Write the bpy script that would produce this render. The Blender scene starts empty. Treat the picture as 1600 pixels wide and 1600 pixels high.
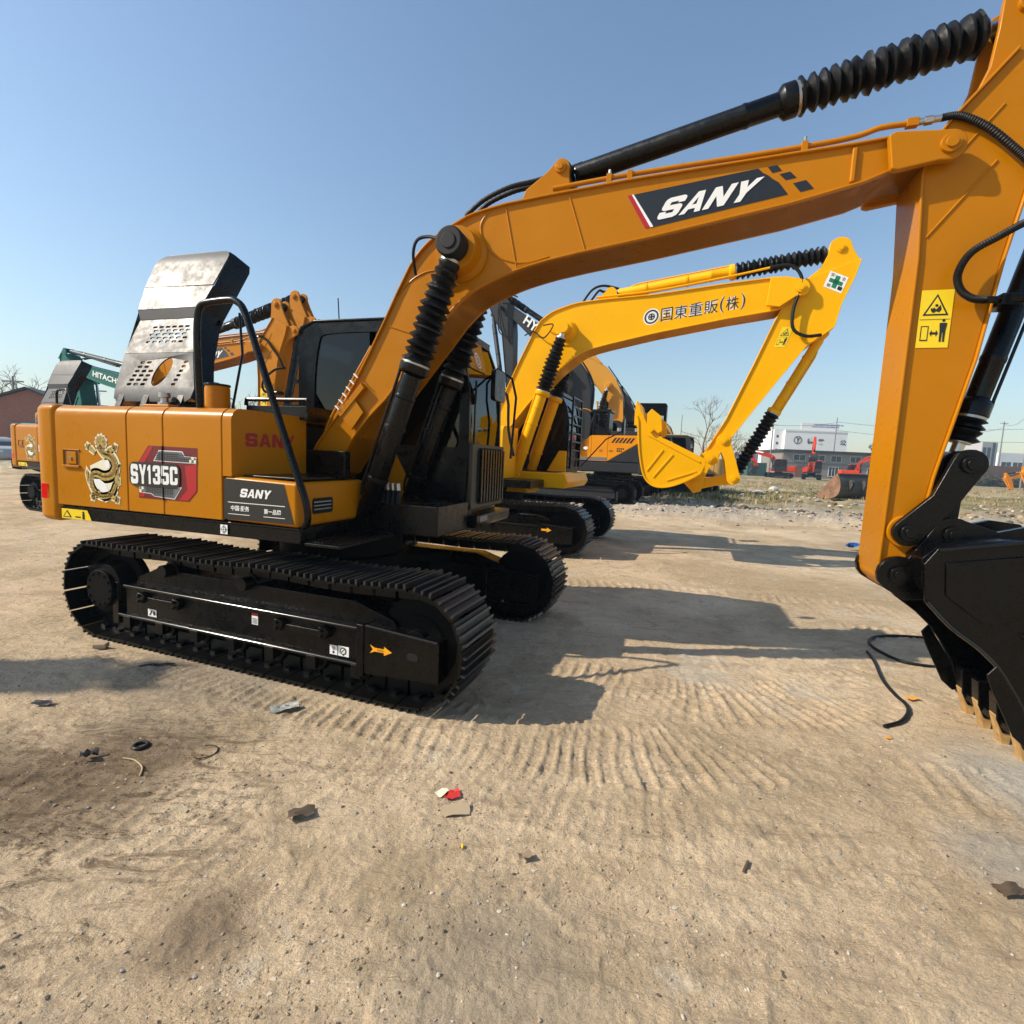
import bpy, bmesh, math, random
import numpy as np
from mathutils import Vector, Matrix
D = bpy.data
SC = bpy.context.scene
COL = SC.collection
R = math.radians
# ------------------------------------------------------------------ camera, sky, sun, exposure
F, CAM_H, PITCH, ROLL = 802.0, 1.6035, 0.1038, 0.0455
def cam_axes():
    fw = Vector((0, math.cos(PITCH), -math.sin(PITCH))); r = Vector((1, 0, 0)); u = r.cross(fw)
    c, s = math.cos(ROLL), math.sin(ROLL)
    return c*r + s*u, -s*r + c*u, fw
CR, CU, CF = cam_axes()
cam = D.cameras.new('camera'); cam.lens = 36*F/1600; cam.sensor_width = 36; cam.clip_end = 6000; cam.clip_start = .05
co = D.objects.new('camera', cam); COL.objects.link(co)
co.matrix_world = Matrix(((CR.x, CU.x, -CF.x, 0), (CR.y, CU.y, -CF.y, 0), (CR.z, CU.z, -CF.z, CAM_H), (0, 0, 0, 1)))
SC.camera = co
def ray(u, v): return CR*((u-800)/F) + CU*((800-v)/F) + CF
def at(u, v, Y):
    d = ray(u, v); t = Y/d.y
    return Vector((0, 0, CAM_H)) + d*t
def gnd(u, v, z=0.0):
    d = ray(u, v); t = (z-CAM_H)/d.z
    return Vector((0, 0, CAM_H)) + d*t
SUN = Vector((-1.286, -.172, 1.0)).normalized()
SUN_EL = math.asin(SUN.z); SUN_ROT = math.atan2(SUN.x, SUN.y)
w = D.worlds.new('World'); SC.world = w; w.use_nodes = True
nt = w.node_tree; bg = nt.nodes['Background']
sky = nt.nodes.new('ShaderNodeTexSky'); sky.sky_type = 'NISHITA'; sky.sun_disc = False
sky.sun_elevation = SUN_EL; sky.sun_rotation = SUN_ROT
sky.air_density = 1.35; sky.dust_density = .7; sky.ozone_density = 3.0; sky.altitude = 0
nt.links.new(sky.outputs[0], bg.inputs[0]); bg.inputs[1].default_value = .128
sl = D.lights.new('sun', 'SUN'); sl.energy = 4.9; sl.angle = R(.55); sl.color = (1, .895, .74)
so = D.objects.new('sun', sl); COL.objects.link(so); so.rotation_euler = (-SUN).to_track_quat('-Z', 'Y').to_euler()
so.location = (-20, -5, 20)
vs = SC.view_settings; vs.view_transform = 'Standard'; vs.look = 'None'; vs.gamma = 1; vs.exposure = .33; vs.use_curve_mapping = False
SC.cycles.max_bounces = 8; SC.cycles.transparent_max_bounces = 12
rnd = random.Random(7)
# ------------------------------------------------------------------ materials
MATS = {}
def mat(name, col, rough=.5, metal=0, coat=0, spec=.5, var=0, vscale=3, bump=0, bscale=40, dust=0):
    if name in MATS: return MATS[name]
    m = D.materials.new(name); m.use_nodes = True; n = m.node_tree; b = n.nodes['Principled BSDF']; L = n.links
    b.inputs['Base Color'].default_value = (*col, 1); b.inputs['Roughness'].default_value = rough
    b.inputs['Metallic'].default_value = metal; b.inputs['Coat Weight'].default_value = coat
    b.inputs['Coat Roughness'].default_value = .12; b.inputs['Specular IOR Level'].default_value = spec
    tc = n.nodes.new('ShaderNodeTexCoord')
    if var or dust:
        t = n.nodes.new('ShaderNodeTexNoise'); t.inputs['Scale'].default_value = vscale; t.inputs['Detail'].default_value = 6
        t.inputs['Roughness'].default_value = .65
        L.new(tc.outputs['Object'], t.inputs['Vector'])
        mr = n.nodes.new('ShaderNodeMapRange'); mr.inputs[1].default_value = .3; mr.inputs[2].default_value = .7
        mr.inputs[3].default_value = 1-var; mr.inputs[4].default_value = 1+var*.6
        L.new(t.outputs[0], mr.inputs[0])
        mx = n.nodes.new('ShaderNodeMix'); mx.data_type = 'RGBA'; mx.blend_type = 'MULTIPLY'; mx.inputs[0].default_value = 1
        mx.inputs[6].default_value = (*col, 1); L.new(mr.outputs[0], mx.inputs[7])
        out = mx.outputs[2]
        if dust:
            t2 = n.nodes.new('ShaderNodeTexNoise'); t2.inputs['Scale'].default_value = vscale*4; t2.inputs['Detail'].default_value = 8; t2.inputs['Roughness'].default_value = .75
            L.new(tc.outputs['Object'], t2.inputs['Vector'])
            r2 = n.nodes.new('ShaderNodeMapRange'); r2.inputs[1].default_value = .5; r2.inputs[2].default_value = .78; r2.inputs[4].default_value = dust
            L.new(t2.outputs[0], r2.inputs[0])
            m2 = n.nodes.new('ShaderNodeMix'); m2.data_type = 'RGBA'; L.new(r2.outputs[0], m2.inputs[0]); L.new(out, m2.inputs[6])
            m2.inputs[7].default_value = (.33, .26, .18, 1); out = m2.outputs[2]
            rr = n.nodes.new('ShaderNodeMapRange'); rr.inputs[1].default_value = .4; rr.inputs[2].default_value = .75; rr.inputs[3].default_value = rough; rr.inputs[4].default_value = min(1, rough+.25)
            L.new(t2.outputs[0], rr.inputs[0]); L.new(rr.outputs[0], b.inputs['Roughness'])
        L.new(out, b.inputs['Base Color'])
    if bump:
        t = n.nodes.new('ShaderNodeTexNoise'); t.inputs['Scale'].default_value = bscale; t.inputs['Detail'].default_value = 3
        L.new(tc.outputs['Object'], t.inputs['Vector'])
        bp = n.nodes.new('ShaderNodeBump'); bp.inputs['Strength'].default_value = bump; bp.inputs['Distance'].default_value = .01
        L.new(t.outputs[0], bp.inputs['Height']); L.new(bp.outputs[0], b.inputs['Normal'])
    MATS[name] = m; return m
AMB = mat('amber_paint', (.465, .170, .0008), .26, coat=.05, spec=.14, var=.07, vscale=1.5, bump=.02, bscale=9, dust=.03)
YEL = mat('yellow_paint', (.88, .43, .0003), .32, coat=.03, spec=.12, var=.06, vscale=1.5, bump=.02, bscale=9, dust=.02)
BLK = mat('gloss_black_paint', (.0016, .0016, .0018), .22, coat=0, spec=.28, var=.2, dust=.003)
TRK = mat('black_track_steel', (.0016, .0016, .0016), .3, spec=.25, var=.3, vscale=8, dust=.006)
TRKD = mat('matt_black_steel', (.0014, .0014, .0014), .65, spec=.1)
GRO = mat('worn_grouser_steel', (.035, .034, .033), .35, spec=.6, metal=.4, var=.5, vscale=6)
RUB = mat('black_rubber', (.006, .006, .007), .5, spec=.3, var=.2, vscale=12, dust=.012)
BEL = mat('bellows_cloth', (.0035, .0035, .004), .42, spec=.3, var=.3, vscale=20, bump=.3, bscale=30)
HOOD = mat('black_hood_steel', (.04, .041, .043), .44, coat=.04, spec=.42, var=.08, vscale=2.0, bump=.012, bscale=4, dust=.01)
DGR = mat('dark_grey_paint', (.024, .025, .028), .4, spec=.3, var=.1, dust=.03)
ORA = mat('orange_paint', (.76, .27, .004), .38, spec=.15, var=.06, dust=.02)
GRN = mat('green_paint', (.002, .13, .105), .4, spec=.2, var=.08)
RED = mat('red_orange_paint', (.66, .05, .008), .45, spec=.2, var=.1, dust=.03)
TAN = mat('tan_yellow_paint', (.45, .26, .06), .5, var=.12, dust=.2)
STEEL = mat('bright_steel', (.55, .55, .53), .3, metal=1)
ZINC = mat('zinc_fitting', (.45, .45, .44), .38, metal=.9)
WHT = mat('white_vinyl', (.82, .82, .80), .45)
BVN = mat('black_vinyl', (.014, .014, .015), .35, coat=.2)
RVN = mat('red_vinyl', (.42, .006, .015), .35, coat=.2)
DRV = mat('dark_red_vinyl', (.15, .004, .01), .35, coat=.2)
YVN = mat('yellow_vinyl', (.87, .62, .01), .4)
GVN = mat('grey_vinyl', (.16, .16, .17), .4)
GDV = mat('gold_vinyl', (.46, .33, .08), .4, var=.75, vscale=42)
DGV = mat('brown_gold_vinyl', (.26, .14, .03), .4)
CRV = mat('cream_vinyl', (.80, .74, .56), .45)
GRV = mat('green_vinyl', (.01, .19, .09), .45)
SRED = mat('sign_red_lettering', (.33, .008, .01), .4)
LRED = mat('red_lens', (.75, .01, .008), .15, coat=.6)
ORV = mat('orange_vinyl', (.85, .36, .01), .4)
TOOTH = mat('worn_tooth_steel', (.45, .27, .10), .55, var=.35, vscale=20, dust=.4)
SEATM = mat('black_seat', (.02, .02, .02), .7)
def glass():
    m = D.materials.new('tinted_glass'); m.use_nodes = True; n = m.node_tree; n.nodes.clear()
    o = n.nodes.new('ShaderNodeOutputMaterial'); mx = n.nodes.new('ShaderNodeMixShader'); t = n.nodes.new('ShaderNodeBsdfTransparent')
    g = n.nodes.new('ShaderNodeBsdfGlossy'); g.inputs['Roughness'].default_value = .02; f = n.nodes.new('ShaderNodeFresnel'); f.inputs[0].default_value = 1.5
    t.inputs[0].default_value = (.10, .12, .125, 1)
    n.links.new(f.outputs[0], mx.inputs[0]); n.links.new(t.outputs[0], mx.inputs[1]); n.links.new(g.outputs[0], mx.inputs[2]); n.links.new(mx.outputs[0], o.inputs[0])
    return m
GLS = glass()
# ------------------------------------------------------------------ mesh helpers
class MB:
    def __init__(s): s.v = []; s.f = []; s.m = []; s.k = 0
    def add(s, vs, fs, m=None):
        b = len(s.v); s.v += [tuple(p) for p in vs]; s.f += [tuple(i+b for i in f) for f in fs]; s.m += [s.k if m is None else m]*len(fs); return s
    def box(s, x0, x1, y0, y1, z0, z1, m=None):
        v = [(x, y, z) for x in (x0, x1) for y in (y0, y1) for z in (z0, z1)]
        return s.add(v, [(0, 1, 3, 2), (4, 6, 7, 5), (0, 4, 5, 1), (2, 3, 7, 6), (0, 2, 6, 4), (1, 5, 7, 3)], m)
    def obox(s, c, ax, ay, az, hx, hy, hz, m=None):
        c = Vector(c); v = [c+ax*(i*hx)+ay*(j*hy)+az*(k*hz) for i in (-1, 1) for j in (-1, 1) for k in (-1, 1)]
        return s.add(v, [(0, 1, 3, 2), (4, 6, 7, 5), (0, 4, 5, 1), (2, 3, 7, 6), (0, 2, 6, 4), (1, 5, 7, 3)], m)
    def prism(s, poly, a0, a1, ax='y', m=None):
        n = len(poly)
        def P(p, a): return {'y': (p[0], a, p[1]), 'x': (a, p[0], p[1]), 'z': (p[0], p[1], a)}[ax]
        v = [P(p, a0) for p in poly] + [P(p, a1) for p in poly]
        return s.add(v, [tuple(range(n))[::-1], tuple(range(n, 2*n))] + [(i, (i+1) % n, (i+1) % n+n, i+n) for i in range(n)], m)
    def strip(s, pts, th, y0, y1, m=None, closed=False):
        # a plate following an (x,z) polyline with thickness th to its left, spanning y0..y1
        n = len(pts); off = []
        for i, p in enumerate(pts):
            a = pts[max(i-1, 0)]; b = pts[min(i+1, n-1)]
            d = Vector((b[0]-a[0], b[1]-a[1])); d.normalize(); off.append((p[0]-d.y*th, p[1]+d.x*th))
        return s.quadstrip(pts, off, y0, y1, m)
    def quadstrip(s, A, B, y0, y1, m=None):
        n = len(A); v = []
        for a, b in zip(A, B): v += [(a[0], y0, a[1]), (a[0], y1, a[1]), (b[0], y1, b[1]), (b[0], y0, b[1])]
        f = []
        for i in range(n-1):
            o = 4*i
            for k in range(4): f.append((o+k, o+(k+1) % 4, o+4+(k+1) % 4, o+4+k))
        f += [(3, 2, 1, 0), (4*n-4, 4*n-3, 4*n-2, 4*n-1)]
        return s.add(v, f, m)
    def lathe(s, p0, p1, prof, n=16, m=None, wob=0, rg=None):
        p0 = Vector(p0); p1 = Vector(p1); d = p1-p0; L = d.length; d.normalize()
        a = d.orthogonal().normalized(); b = d.cross(a); v = []; f = []
        for (t, r) in prof:
            for k in range(n):
                an = 2*math.pi*k/n; rr = r*(1+(rg.uniform(-wob, wob) if wob else 0))
                v.append(p0+d*(t*L)+(a*math.cos(an)+b*math.sin(an))*rr)
        for i in range(len(prof)-1):
            for k in range(n): f.append((i*n+k, i*n+(k+1) % n, (i+1)*n+(k+1) % n, (i+1)*n+k))
        f += [tuple(range(n))[::-1], tuple(range((len(prof)-1)*n, len(prof)*n))]
        return s.add(v, f, m)
    def cyl(s, p0, p1, r, n=20, m=None, r1=None): return s.lathe(p0, p1, [(0, r), (1, r if r1 is None else r1)], n, m)
    def tube(s, pts, r, n=8, m=None, smooth=0, rib=0):
        pts = [Vector(p) for p in pts]
        if smooth: pts = catmull(pts, smooth)
        d = (pts[1]-pts[0]).normalized(); a = d.orthogonal().normalized(); v = []; f = []
        for i, p in enumerate(pts):
            t = (pts[min(i+1, len(pts)-1)]-pts[max(i-1, 0)]).normalized()
            a = (a-t*a.dot(t)).normalized(); b = t.cross(a); rr = r*(1+(rib if i % 2 else 0))
            for k in range(n): an = 2*math.pi*k/n; v.append(p+(a*math.cos(an)+b*math.sin(an))*rr)
        for i in range(len(pts)-1):
            for k in range(n): f.append((i*n+k, i*n+(k+1) % n, (i+1)*n+(k+1) % n, (i+1)*n+k))
        f += [tuple(range(n))[::-1], tuple(range((len(pts)-1)*n, len(pts)*n))]
        return s.add(v, f, m)
    def apart(s):
        "groups of faces that lie far apart from one another"
        n = len(s.v); pa = list(range(n))
        def fd(i):
            while pa[i] != i: pa[i] = pa[pa[i]]; i = pa[i]
            return i
        for f in s.f:
            a = fd(f[0])
            for k in f[1:]: pa[fd(k)] = a
        roots = {}
        for i in range(n): roots.setdefault(fd(i), []).append(i)
        if len(roots) < 2 or len(roots) > 60: return None
        ks = list(roots); V = np.array(s.v); lo = np.array([V[roots[k]].min(0) for k in ks]); hi = np.array([V[roots[k]].max(0) for k in ks]); sz = (hi-lo).max(1)
        gap = np.maximum(0, np.maximum(lo[:, None]-hi[None], lo[None]-hi[:, None])); near = np.sqrt((gap**2).sum(2)) <= np.maximum(.02, .49*np.maximum(sz[:, None], sz[None]))
        g = list(range(len(ks)))
        for _ in ks:
            for i in range(len(ks)):
                m = min(g[j] for j in np.nonzero(near[i])[0]); g[i] = min(g[i], m)
        if len(set(g)) < 2: return None
        idx = {k: g[i] for i, k in enumerate(ks)}; out = {}
        for f, m in zip(s.f, s.m): out.setdefault(idx[fd(f[0])], []).append((f, m))
        return sorted(out.values(), key=lambda q: -len(q))
    def build(s, name, mats, parent=None, label=None, **kw):
        gr = s.apart() if parent else None
        if gr and len(gr) <= 24:
            first = None
            for q in gr:
                b = MB(); mp = {}
                for f, m in q:
                    for i in f:
                        if i not in mp: mp[i] = len(b.v); b.v.append(s.v[i])
                    b.f.append(tuple(mp[i] for i in f)); b.m.append(m)
                o = b.build1(name, mats, parent, label, **kw); first = first or o
            return first
        return s.build1(name, mats, parent, label, **kw)
    def build1(s, name, mats, parent=None, label=None, bev=0, seg=2, rz=0, ang=38, tri=False):
        me = D.meshes.new(name); me.from_pydata(s.v, [], s.f)
        if not isinstance(mats, (list, tuple)): mats = [mats]
        for q in mats: me.materials.append(q)
        for p, k in zip(me.polygons, s.m): p.material_index = k
        bm = bmesh.new(); bm.from_mesh(me); bmesh.ops.recalc_face_normals(bm, faces=bm.faces)
        if tri: bmesh.ops.triangulate(bm, faces=[f for f in bm.faces if len(f.verts) > 4])
        for f in bm.faces: f.smooth = True
        for e in bm.edges: e.smooth = len(e.link_faces) == 2 and e.calc_face_angle(0) < R(ang)
        bm.to_mesh(me); bm.free()
        o = D.objects.new(name, me); COL.objects.link(o)
        if parent: o.parent = parent
        if label: o['label'] = label
        if rz: o.rotation_euler.z = rz
        if bev:
            b = o.modifiers.new('edge', 'BEVEL'); b.width = bev; b.segments = seg; b.limit_method = 'ANGLE'; b.angle_limit = R(ang); b.harden_normals = True; b.use_clamp_overlap = True
        return o
def catmull(P, k):
    out = []
    for i in range(len(P)-1):
        a = P[max(i-1, 0)]; b = P[i]; c = P[i+1]; d = P[min(i+2, len(P)-1)]
        for j in range(k):
            t = j/k; out.append(.5*((2*b)+(c-a)*t+(2*a-5*b+4*c-d)*t*t+(3*b-a-3*c+d)*t*t*t))
    out.append(P[-1]); return out
def arc(cx, cz, r, a0, a1, n=8): return [(cx+r*math.cos(R(a0+(a1-a0)*i/n)), cz+r*math.sin(R(a0+(a1-a0)*i/n))) for i in range(n+1)]
def rrect(x0, x1, z0, z1, r, n=4): return arc(x1-r, z1-r, r, 0, 90, n)+arc(x0+r, z1-r, r, 90, 180, n)+arc(x0+r, z0+r, r, 180, 270, n)+arc(x1-r, z0+r, r, 270, 360, n)
def ell(cx, cz, rx, rz, n=20, a=0): return [(cx+rx*math.cos(t)*math.cos(a)-rz*math.sin(t)*math.sin(a), cz+rx*math.cos(t)*math.sin(a)+rz*math.sin(t)*math.cos(a)) for t in [2*math.pi*i/n for i in range(n)]]
def sm2(P, k=4, closed=False):
    Q = [Vector((p[0], p[1], 0)) for p in P]
    if closed: return [(q.x, q.y) for q in catmull([Q[-1]]+Q+[Q[0], Q[1]], k)[k:-k-1]]
    return [(q.x, q.y) for q in catmull(Q, k)]
def holed(outline, holes, th):
    "flat plate with holes as (verts, faces) in x,y,z; z is the thickness"
    c = D.curves.new('h', 'CURVE'); c.dimensions = '2D'; c.fill_mode = 'BOTH'; c.extrude = th/2
    for P in [outline]+list(holes):
        sp = c.splines.new('POLY'); sp.points.add(len(P)-1); sp.use_cyclic_u = True
        for q, p in zip(sp.points, P): q.co = (p[0], p[1], 0, 1)
    o = D.objects.new('h', c); COL.objects.link(o); dg = bpy.context.evaluated_depsgraph_get()
    me = D.meshes.new_from_object(o.evaluated_get(dg)); bm = bmesh.new(); bm.from_mesh(me); bmesh.ops.remove_doubles(bm, verts=bm.verts, dist=1e-5)
    v = [q.co.copy() for q in bm.verts]; f = [[q.index for q in p.verts] for p in bm.faces]; bm.free()
    D.objects.remove(o); D.curves.remove(c); D.meshes.remove(me); return v, f
def text_geo(body, shear=0, bold=0):
    c = D.curves.new('t', 'FONT'); c.body = body; c.shear = shear; c.offset = bold; c.resolution_u = 3
    o = D.objects.new('t', c); COL.objects.link(o); dg = bpy.context.evaluated_depsgraph_get()
    me = D.meshes.new_from_object(o.evaluated_get(dg)); v = [q.co.copy() for q in me.vertices]; f = [list(p.vertices) for p in me.polygons]
    D.objects.remove(o); D.curves.remove(c); D.meshes.remove(me); return v, f
def text_in(mb, body, quad, m=0, shear=0, bold=0):
    "writes body into the quad bl, br, tr, tl"
    v, f = text_geo(body, shear, bold)
    x0 = min(q.x for q in v); x1 = max(q.x for q in v); y0 = min(q.y for q in v); y1 = max(q.y for q in v)
    bl, br, tr, tl = [Vector(q) for q in quad]; P = []
    for q in v:
        a = (q.x-x0)/(x1-x0); b = (q.y-y0)/(y1-y0); P.append((bl*(1-a)+br*a)*(1-b)+(tl*(1-a)+tr*a)*b)
    mb.add(P, f, m)
GLY = {'S': [[(.16, 0), (.80, 0), (.95, .06), (1, .16), (1, .46), (.95, .55), (.82, .61), (.33, .62), (.33, .76), (.68, .76), (.68, .68), (1, .68), (1, .84), (.95, .94), (.82, 1), (.18, 1), (.05, .94), (0, .84), (0, .54), (.05, .45), (.18, .39), (.67, .38), (.67, .24), (.32, .24), (.32, .34), (0, .34), (0, .16), (.05, .06)]],
    'A': [[(0, 0), (.34, 1), (.5, 1), (.5, .74), (.28, 0)], [(1, 0), (.72, 0), (.5, .74), (.5, 1), (.66, 1)], [(.341, .2), (.659, .2), (.60, .40), (.40, .40)]],
    'N': [[(0, 0), (0, 1), (.30, 1), (.70, .44), (.70, 1), (1, 1), (1, 0), (.70, 0), (.30, .56), (.30, 0)]], 'Y': [[(.35, 0), (.35, .38), (0, 1), (.33, 1), (.5, .66), (.67, 1), (1, 1), (.65, .38), (.65, 0)]],
    '1': [[(.28, 0), (.28, .74), (.04, .68), (.04, .85), (.38, 1), (.72, 1), (.72, 0)]],
    '3': [[(.15, 0), (.85, 0), (1, .1), (1, .42), (.9, .5), (1, .58), (1, .9), (.85, 1), (.15, 1), (0, .9), (0, .68), (.36, .68), (.36, .82), (.62, .82), (.62, .59), (.33, .59), (.33, .42), (.62, .42), (.62, .18), (.36, .18), (.36, .32), (0, .32), (0, .1)]],
    '5': [[(.15, 0), (.85, 0), (1, .1), (1, .55), (.85, .65), (.36, .65), (.36, .82), (.95, .82), (.95, 1), (0, 1), (0, .47), (.62, .47), (.62, .18), (.36, .18), (.36, .31), (0, .31), (0, .1)]],
    'C': [[(.14, 0), (.86, 0), (1, .1), (1, .38), (.64, .38), (.64, .18), (.36, .18), (.36, .82), (.64, .82), (.64, .62), (1, .62), (1, .9), (.86, 1), (.14, 1), (0, .9), (0, .1)]]}
def block_word(mb, word, quad, m=0, gap=.12, wd={}):
    "heavy block capitals written into the quad bl, br, tr, tl"
    W = sum(wd.get(c, 1) for c in word)+gap*(len(word)-1); x = 0; bl, br, tr, tl = [Vector(q) for q in quad]
    for c in word:
        for P in GLY[c]:
            v = []
            for p in P:
                a = (x+p[0]*wd.get(c, 1))/W; b = p[1]; v.append((bl*(1-a)+br*a)*(1-b)+(tl*(1-a)+tr*a)*b)
            mb.add(v, [tuple(range(len(v)))], m)
        x += wd.get(c, 1)+gap
def sticker(name, layers, y, parent, step=.0015, label=None, rz=0, texts=()):
    "flat vinyl on a plane y = const; layers of (material, polygons in x,z); negative step faces -y"
    mb = MB(); ms = []
    for i, (m, polys) in enumerate(layers):
        if m not in ms: ms.append(m)
        for P in polys:
            mb.add([(p[0], y-step*(i+1), p[1]) for p in P], [tuple(range(len(P)))], ms.index(m))
    k = len(layers)
    for (m, body, q, sh, bo) in texts:
        if m not in ms: ms.append(m)
        q3 = [(p[0], y-step*(k+1), p[1]) for p in q]
        if all(ch in GLY for ch in body): block_word(mb, body, q3, ms.index(m), .10 if body == 'SANY' else .13, {'1': .62})
        else: text_in(mb, body, q3, ms.index(m), sh, bo)
    return mb.build(name, ms, parent, label, rz=rz)
def rect(x0, x1, z0, z1): return [(x0, z0), (x1, z0), (x1, z1), (x0, z1)]
def thing(name, label, cat, loc=(0, 0, 0), rz=0, group=None, scale=1):
    o = D.objects.new(name, None); COL.objects.link(o); o.location = loc; o.rotation_euler = (0, 0, rz); o.empty_display_size = .3
    o.scale = (scale,)*3; o['label'] = label; o['category'] = cat
    if group: o['group'] = group
    return o
def tag(o, label, cat, group=None):
    o['label'] = label; o['category'] = cat
    if group: o['group'] = group
    return o
def structure(o, kind='structure'): o['kind'] = kind; return o
def copy_tree(o, parent=None, skip=()):
    c = o.copy(); COL.objects.link(c); c.parent = parent
    for ch in list(o.children):
        if ch.name.split('.')[0] not in skip: copy_tree(ch, c, skip)
    return c
# ------------------------------------------------------------------ excavator pieces
def track_path(Lf, Lr, H, sag=.03, n=200):
    r = H/2-.035; cf = Lf-H/2; cr = Lr+H/2; zc = H/2; P = []
    for i in range(30): P.append((cr+(cf-cr)*i/30, zc-r))
    for i in range(24): a = -90+180*i/24; P.append((cf+r*math.cos(R(a)), zc+r*math.sin(R(a))))
    for i in range(40):
        t = i/40; P.append((cf+(cr-cf)*t, zc+r-sag*abs(math.sin(math.pi*2.5*t))*(.4+.6*math.sin(math.pi*t))))
    for i in range(24): a = 90+180*i/24; P.append((cr+r*math.cos(R(a)), zc+r*math.sin(R(a))))
    return P
def track_belt(root, Lf, Lr, H, y0, y1, n=46, m=None, fine=True):
    P = track_path(Lf, Lr, H); P.append(P[0]); S = [0]
    for a, b in zip(P, P[1:]): S.append(S[-1]+math.hypot(b[0]-a[0], b[1]-a[1]))
    T = S[-1]; mb = MB(); j = 0; yc = (y0+y1)/2
    def pos(s):
        s %= T
        k = int(np.searchsorted(S, s, side='right'))-1; k = min(k, len(P)-2); t = (s-S[k])/(S[k+1]-S[k])
        return Vector((P[k][0]+(P[k+1][0]-P[k][0])*t, 0, P[k][1]+(P[k+1][1]-P[k][1])*t))
    Yv = Vector((0, 1, 0)); L = T/n
    for i in range(n):
        a = pos(i*L+.01); b = pos((i+1)*L-.006); d = (b-a).normalized(); nn = Vector((d.z, 0, -d.x))
        c = (a+b)/2; c.y = yc; hl = (b-a).length/2
        mb.obox(c+nn*.004, d, Yv, nn, hl*1.02, (y1-y0)/2, .008)
        if fine:
            for q, h in ((-.8, .016), (-.1, .013), (.6, .013)): mb.obox(c+nn*(.012+h)+d*(hl*q), d, Yv, nn, .008, (y1-y0)/2-.004, h, 1)
            for yy in (-.07, .07): mb.obox(c-nn*.05+Yv*yy, d, Yv, nn, hl*.95, .016, .045)
            for yy in (-.12, .12): mb.obox(c-nn*.012+Yv*yy, d, Yv, nn, hl*.3, .02, .012)
        else:
            mb.obox(c+nn*.02-d*(hl*.5), d, Yv, nn, .012, (y1-y0)/2-.005, .016, 1)
            mb.obox(c-nn*.05, d, Yv, nn, hl*.95, .08, .045)
    return mb.build('track_belt', [m or TRK, GRO], root)
def wheel(mb, x, z, r, y0, y1, n=28): mb.lathe((x, y0, z), (x, y1, z), [(0, r*.55), (.08, r*.6), (.1, r*.9), (.2, r), (.8, r), (.9, r*.9), (.92, r*.6), (1, r*.55)], n)
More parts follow.
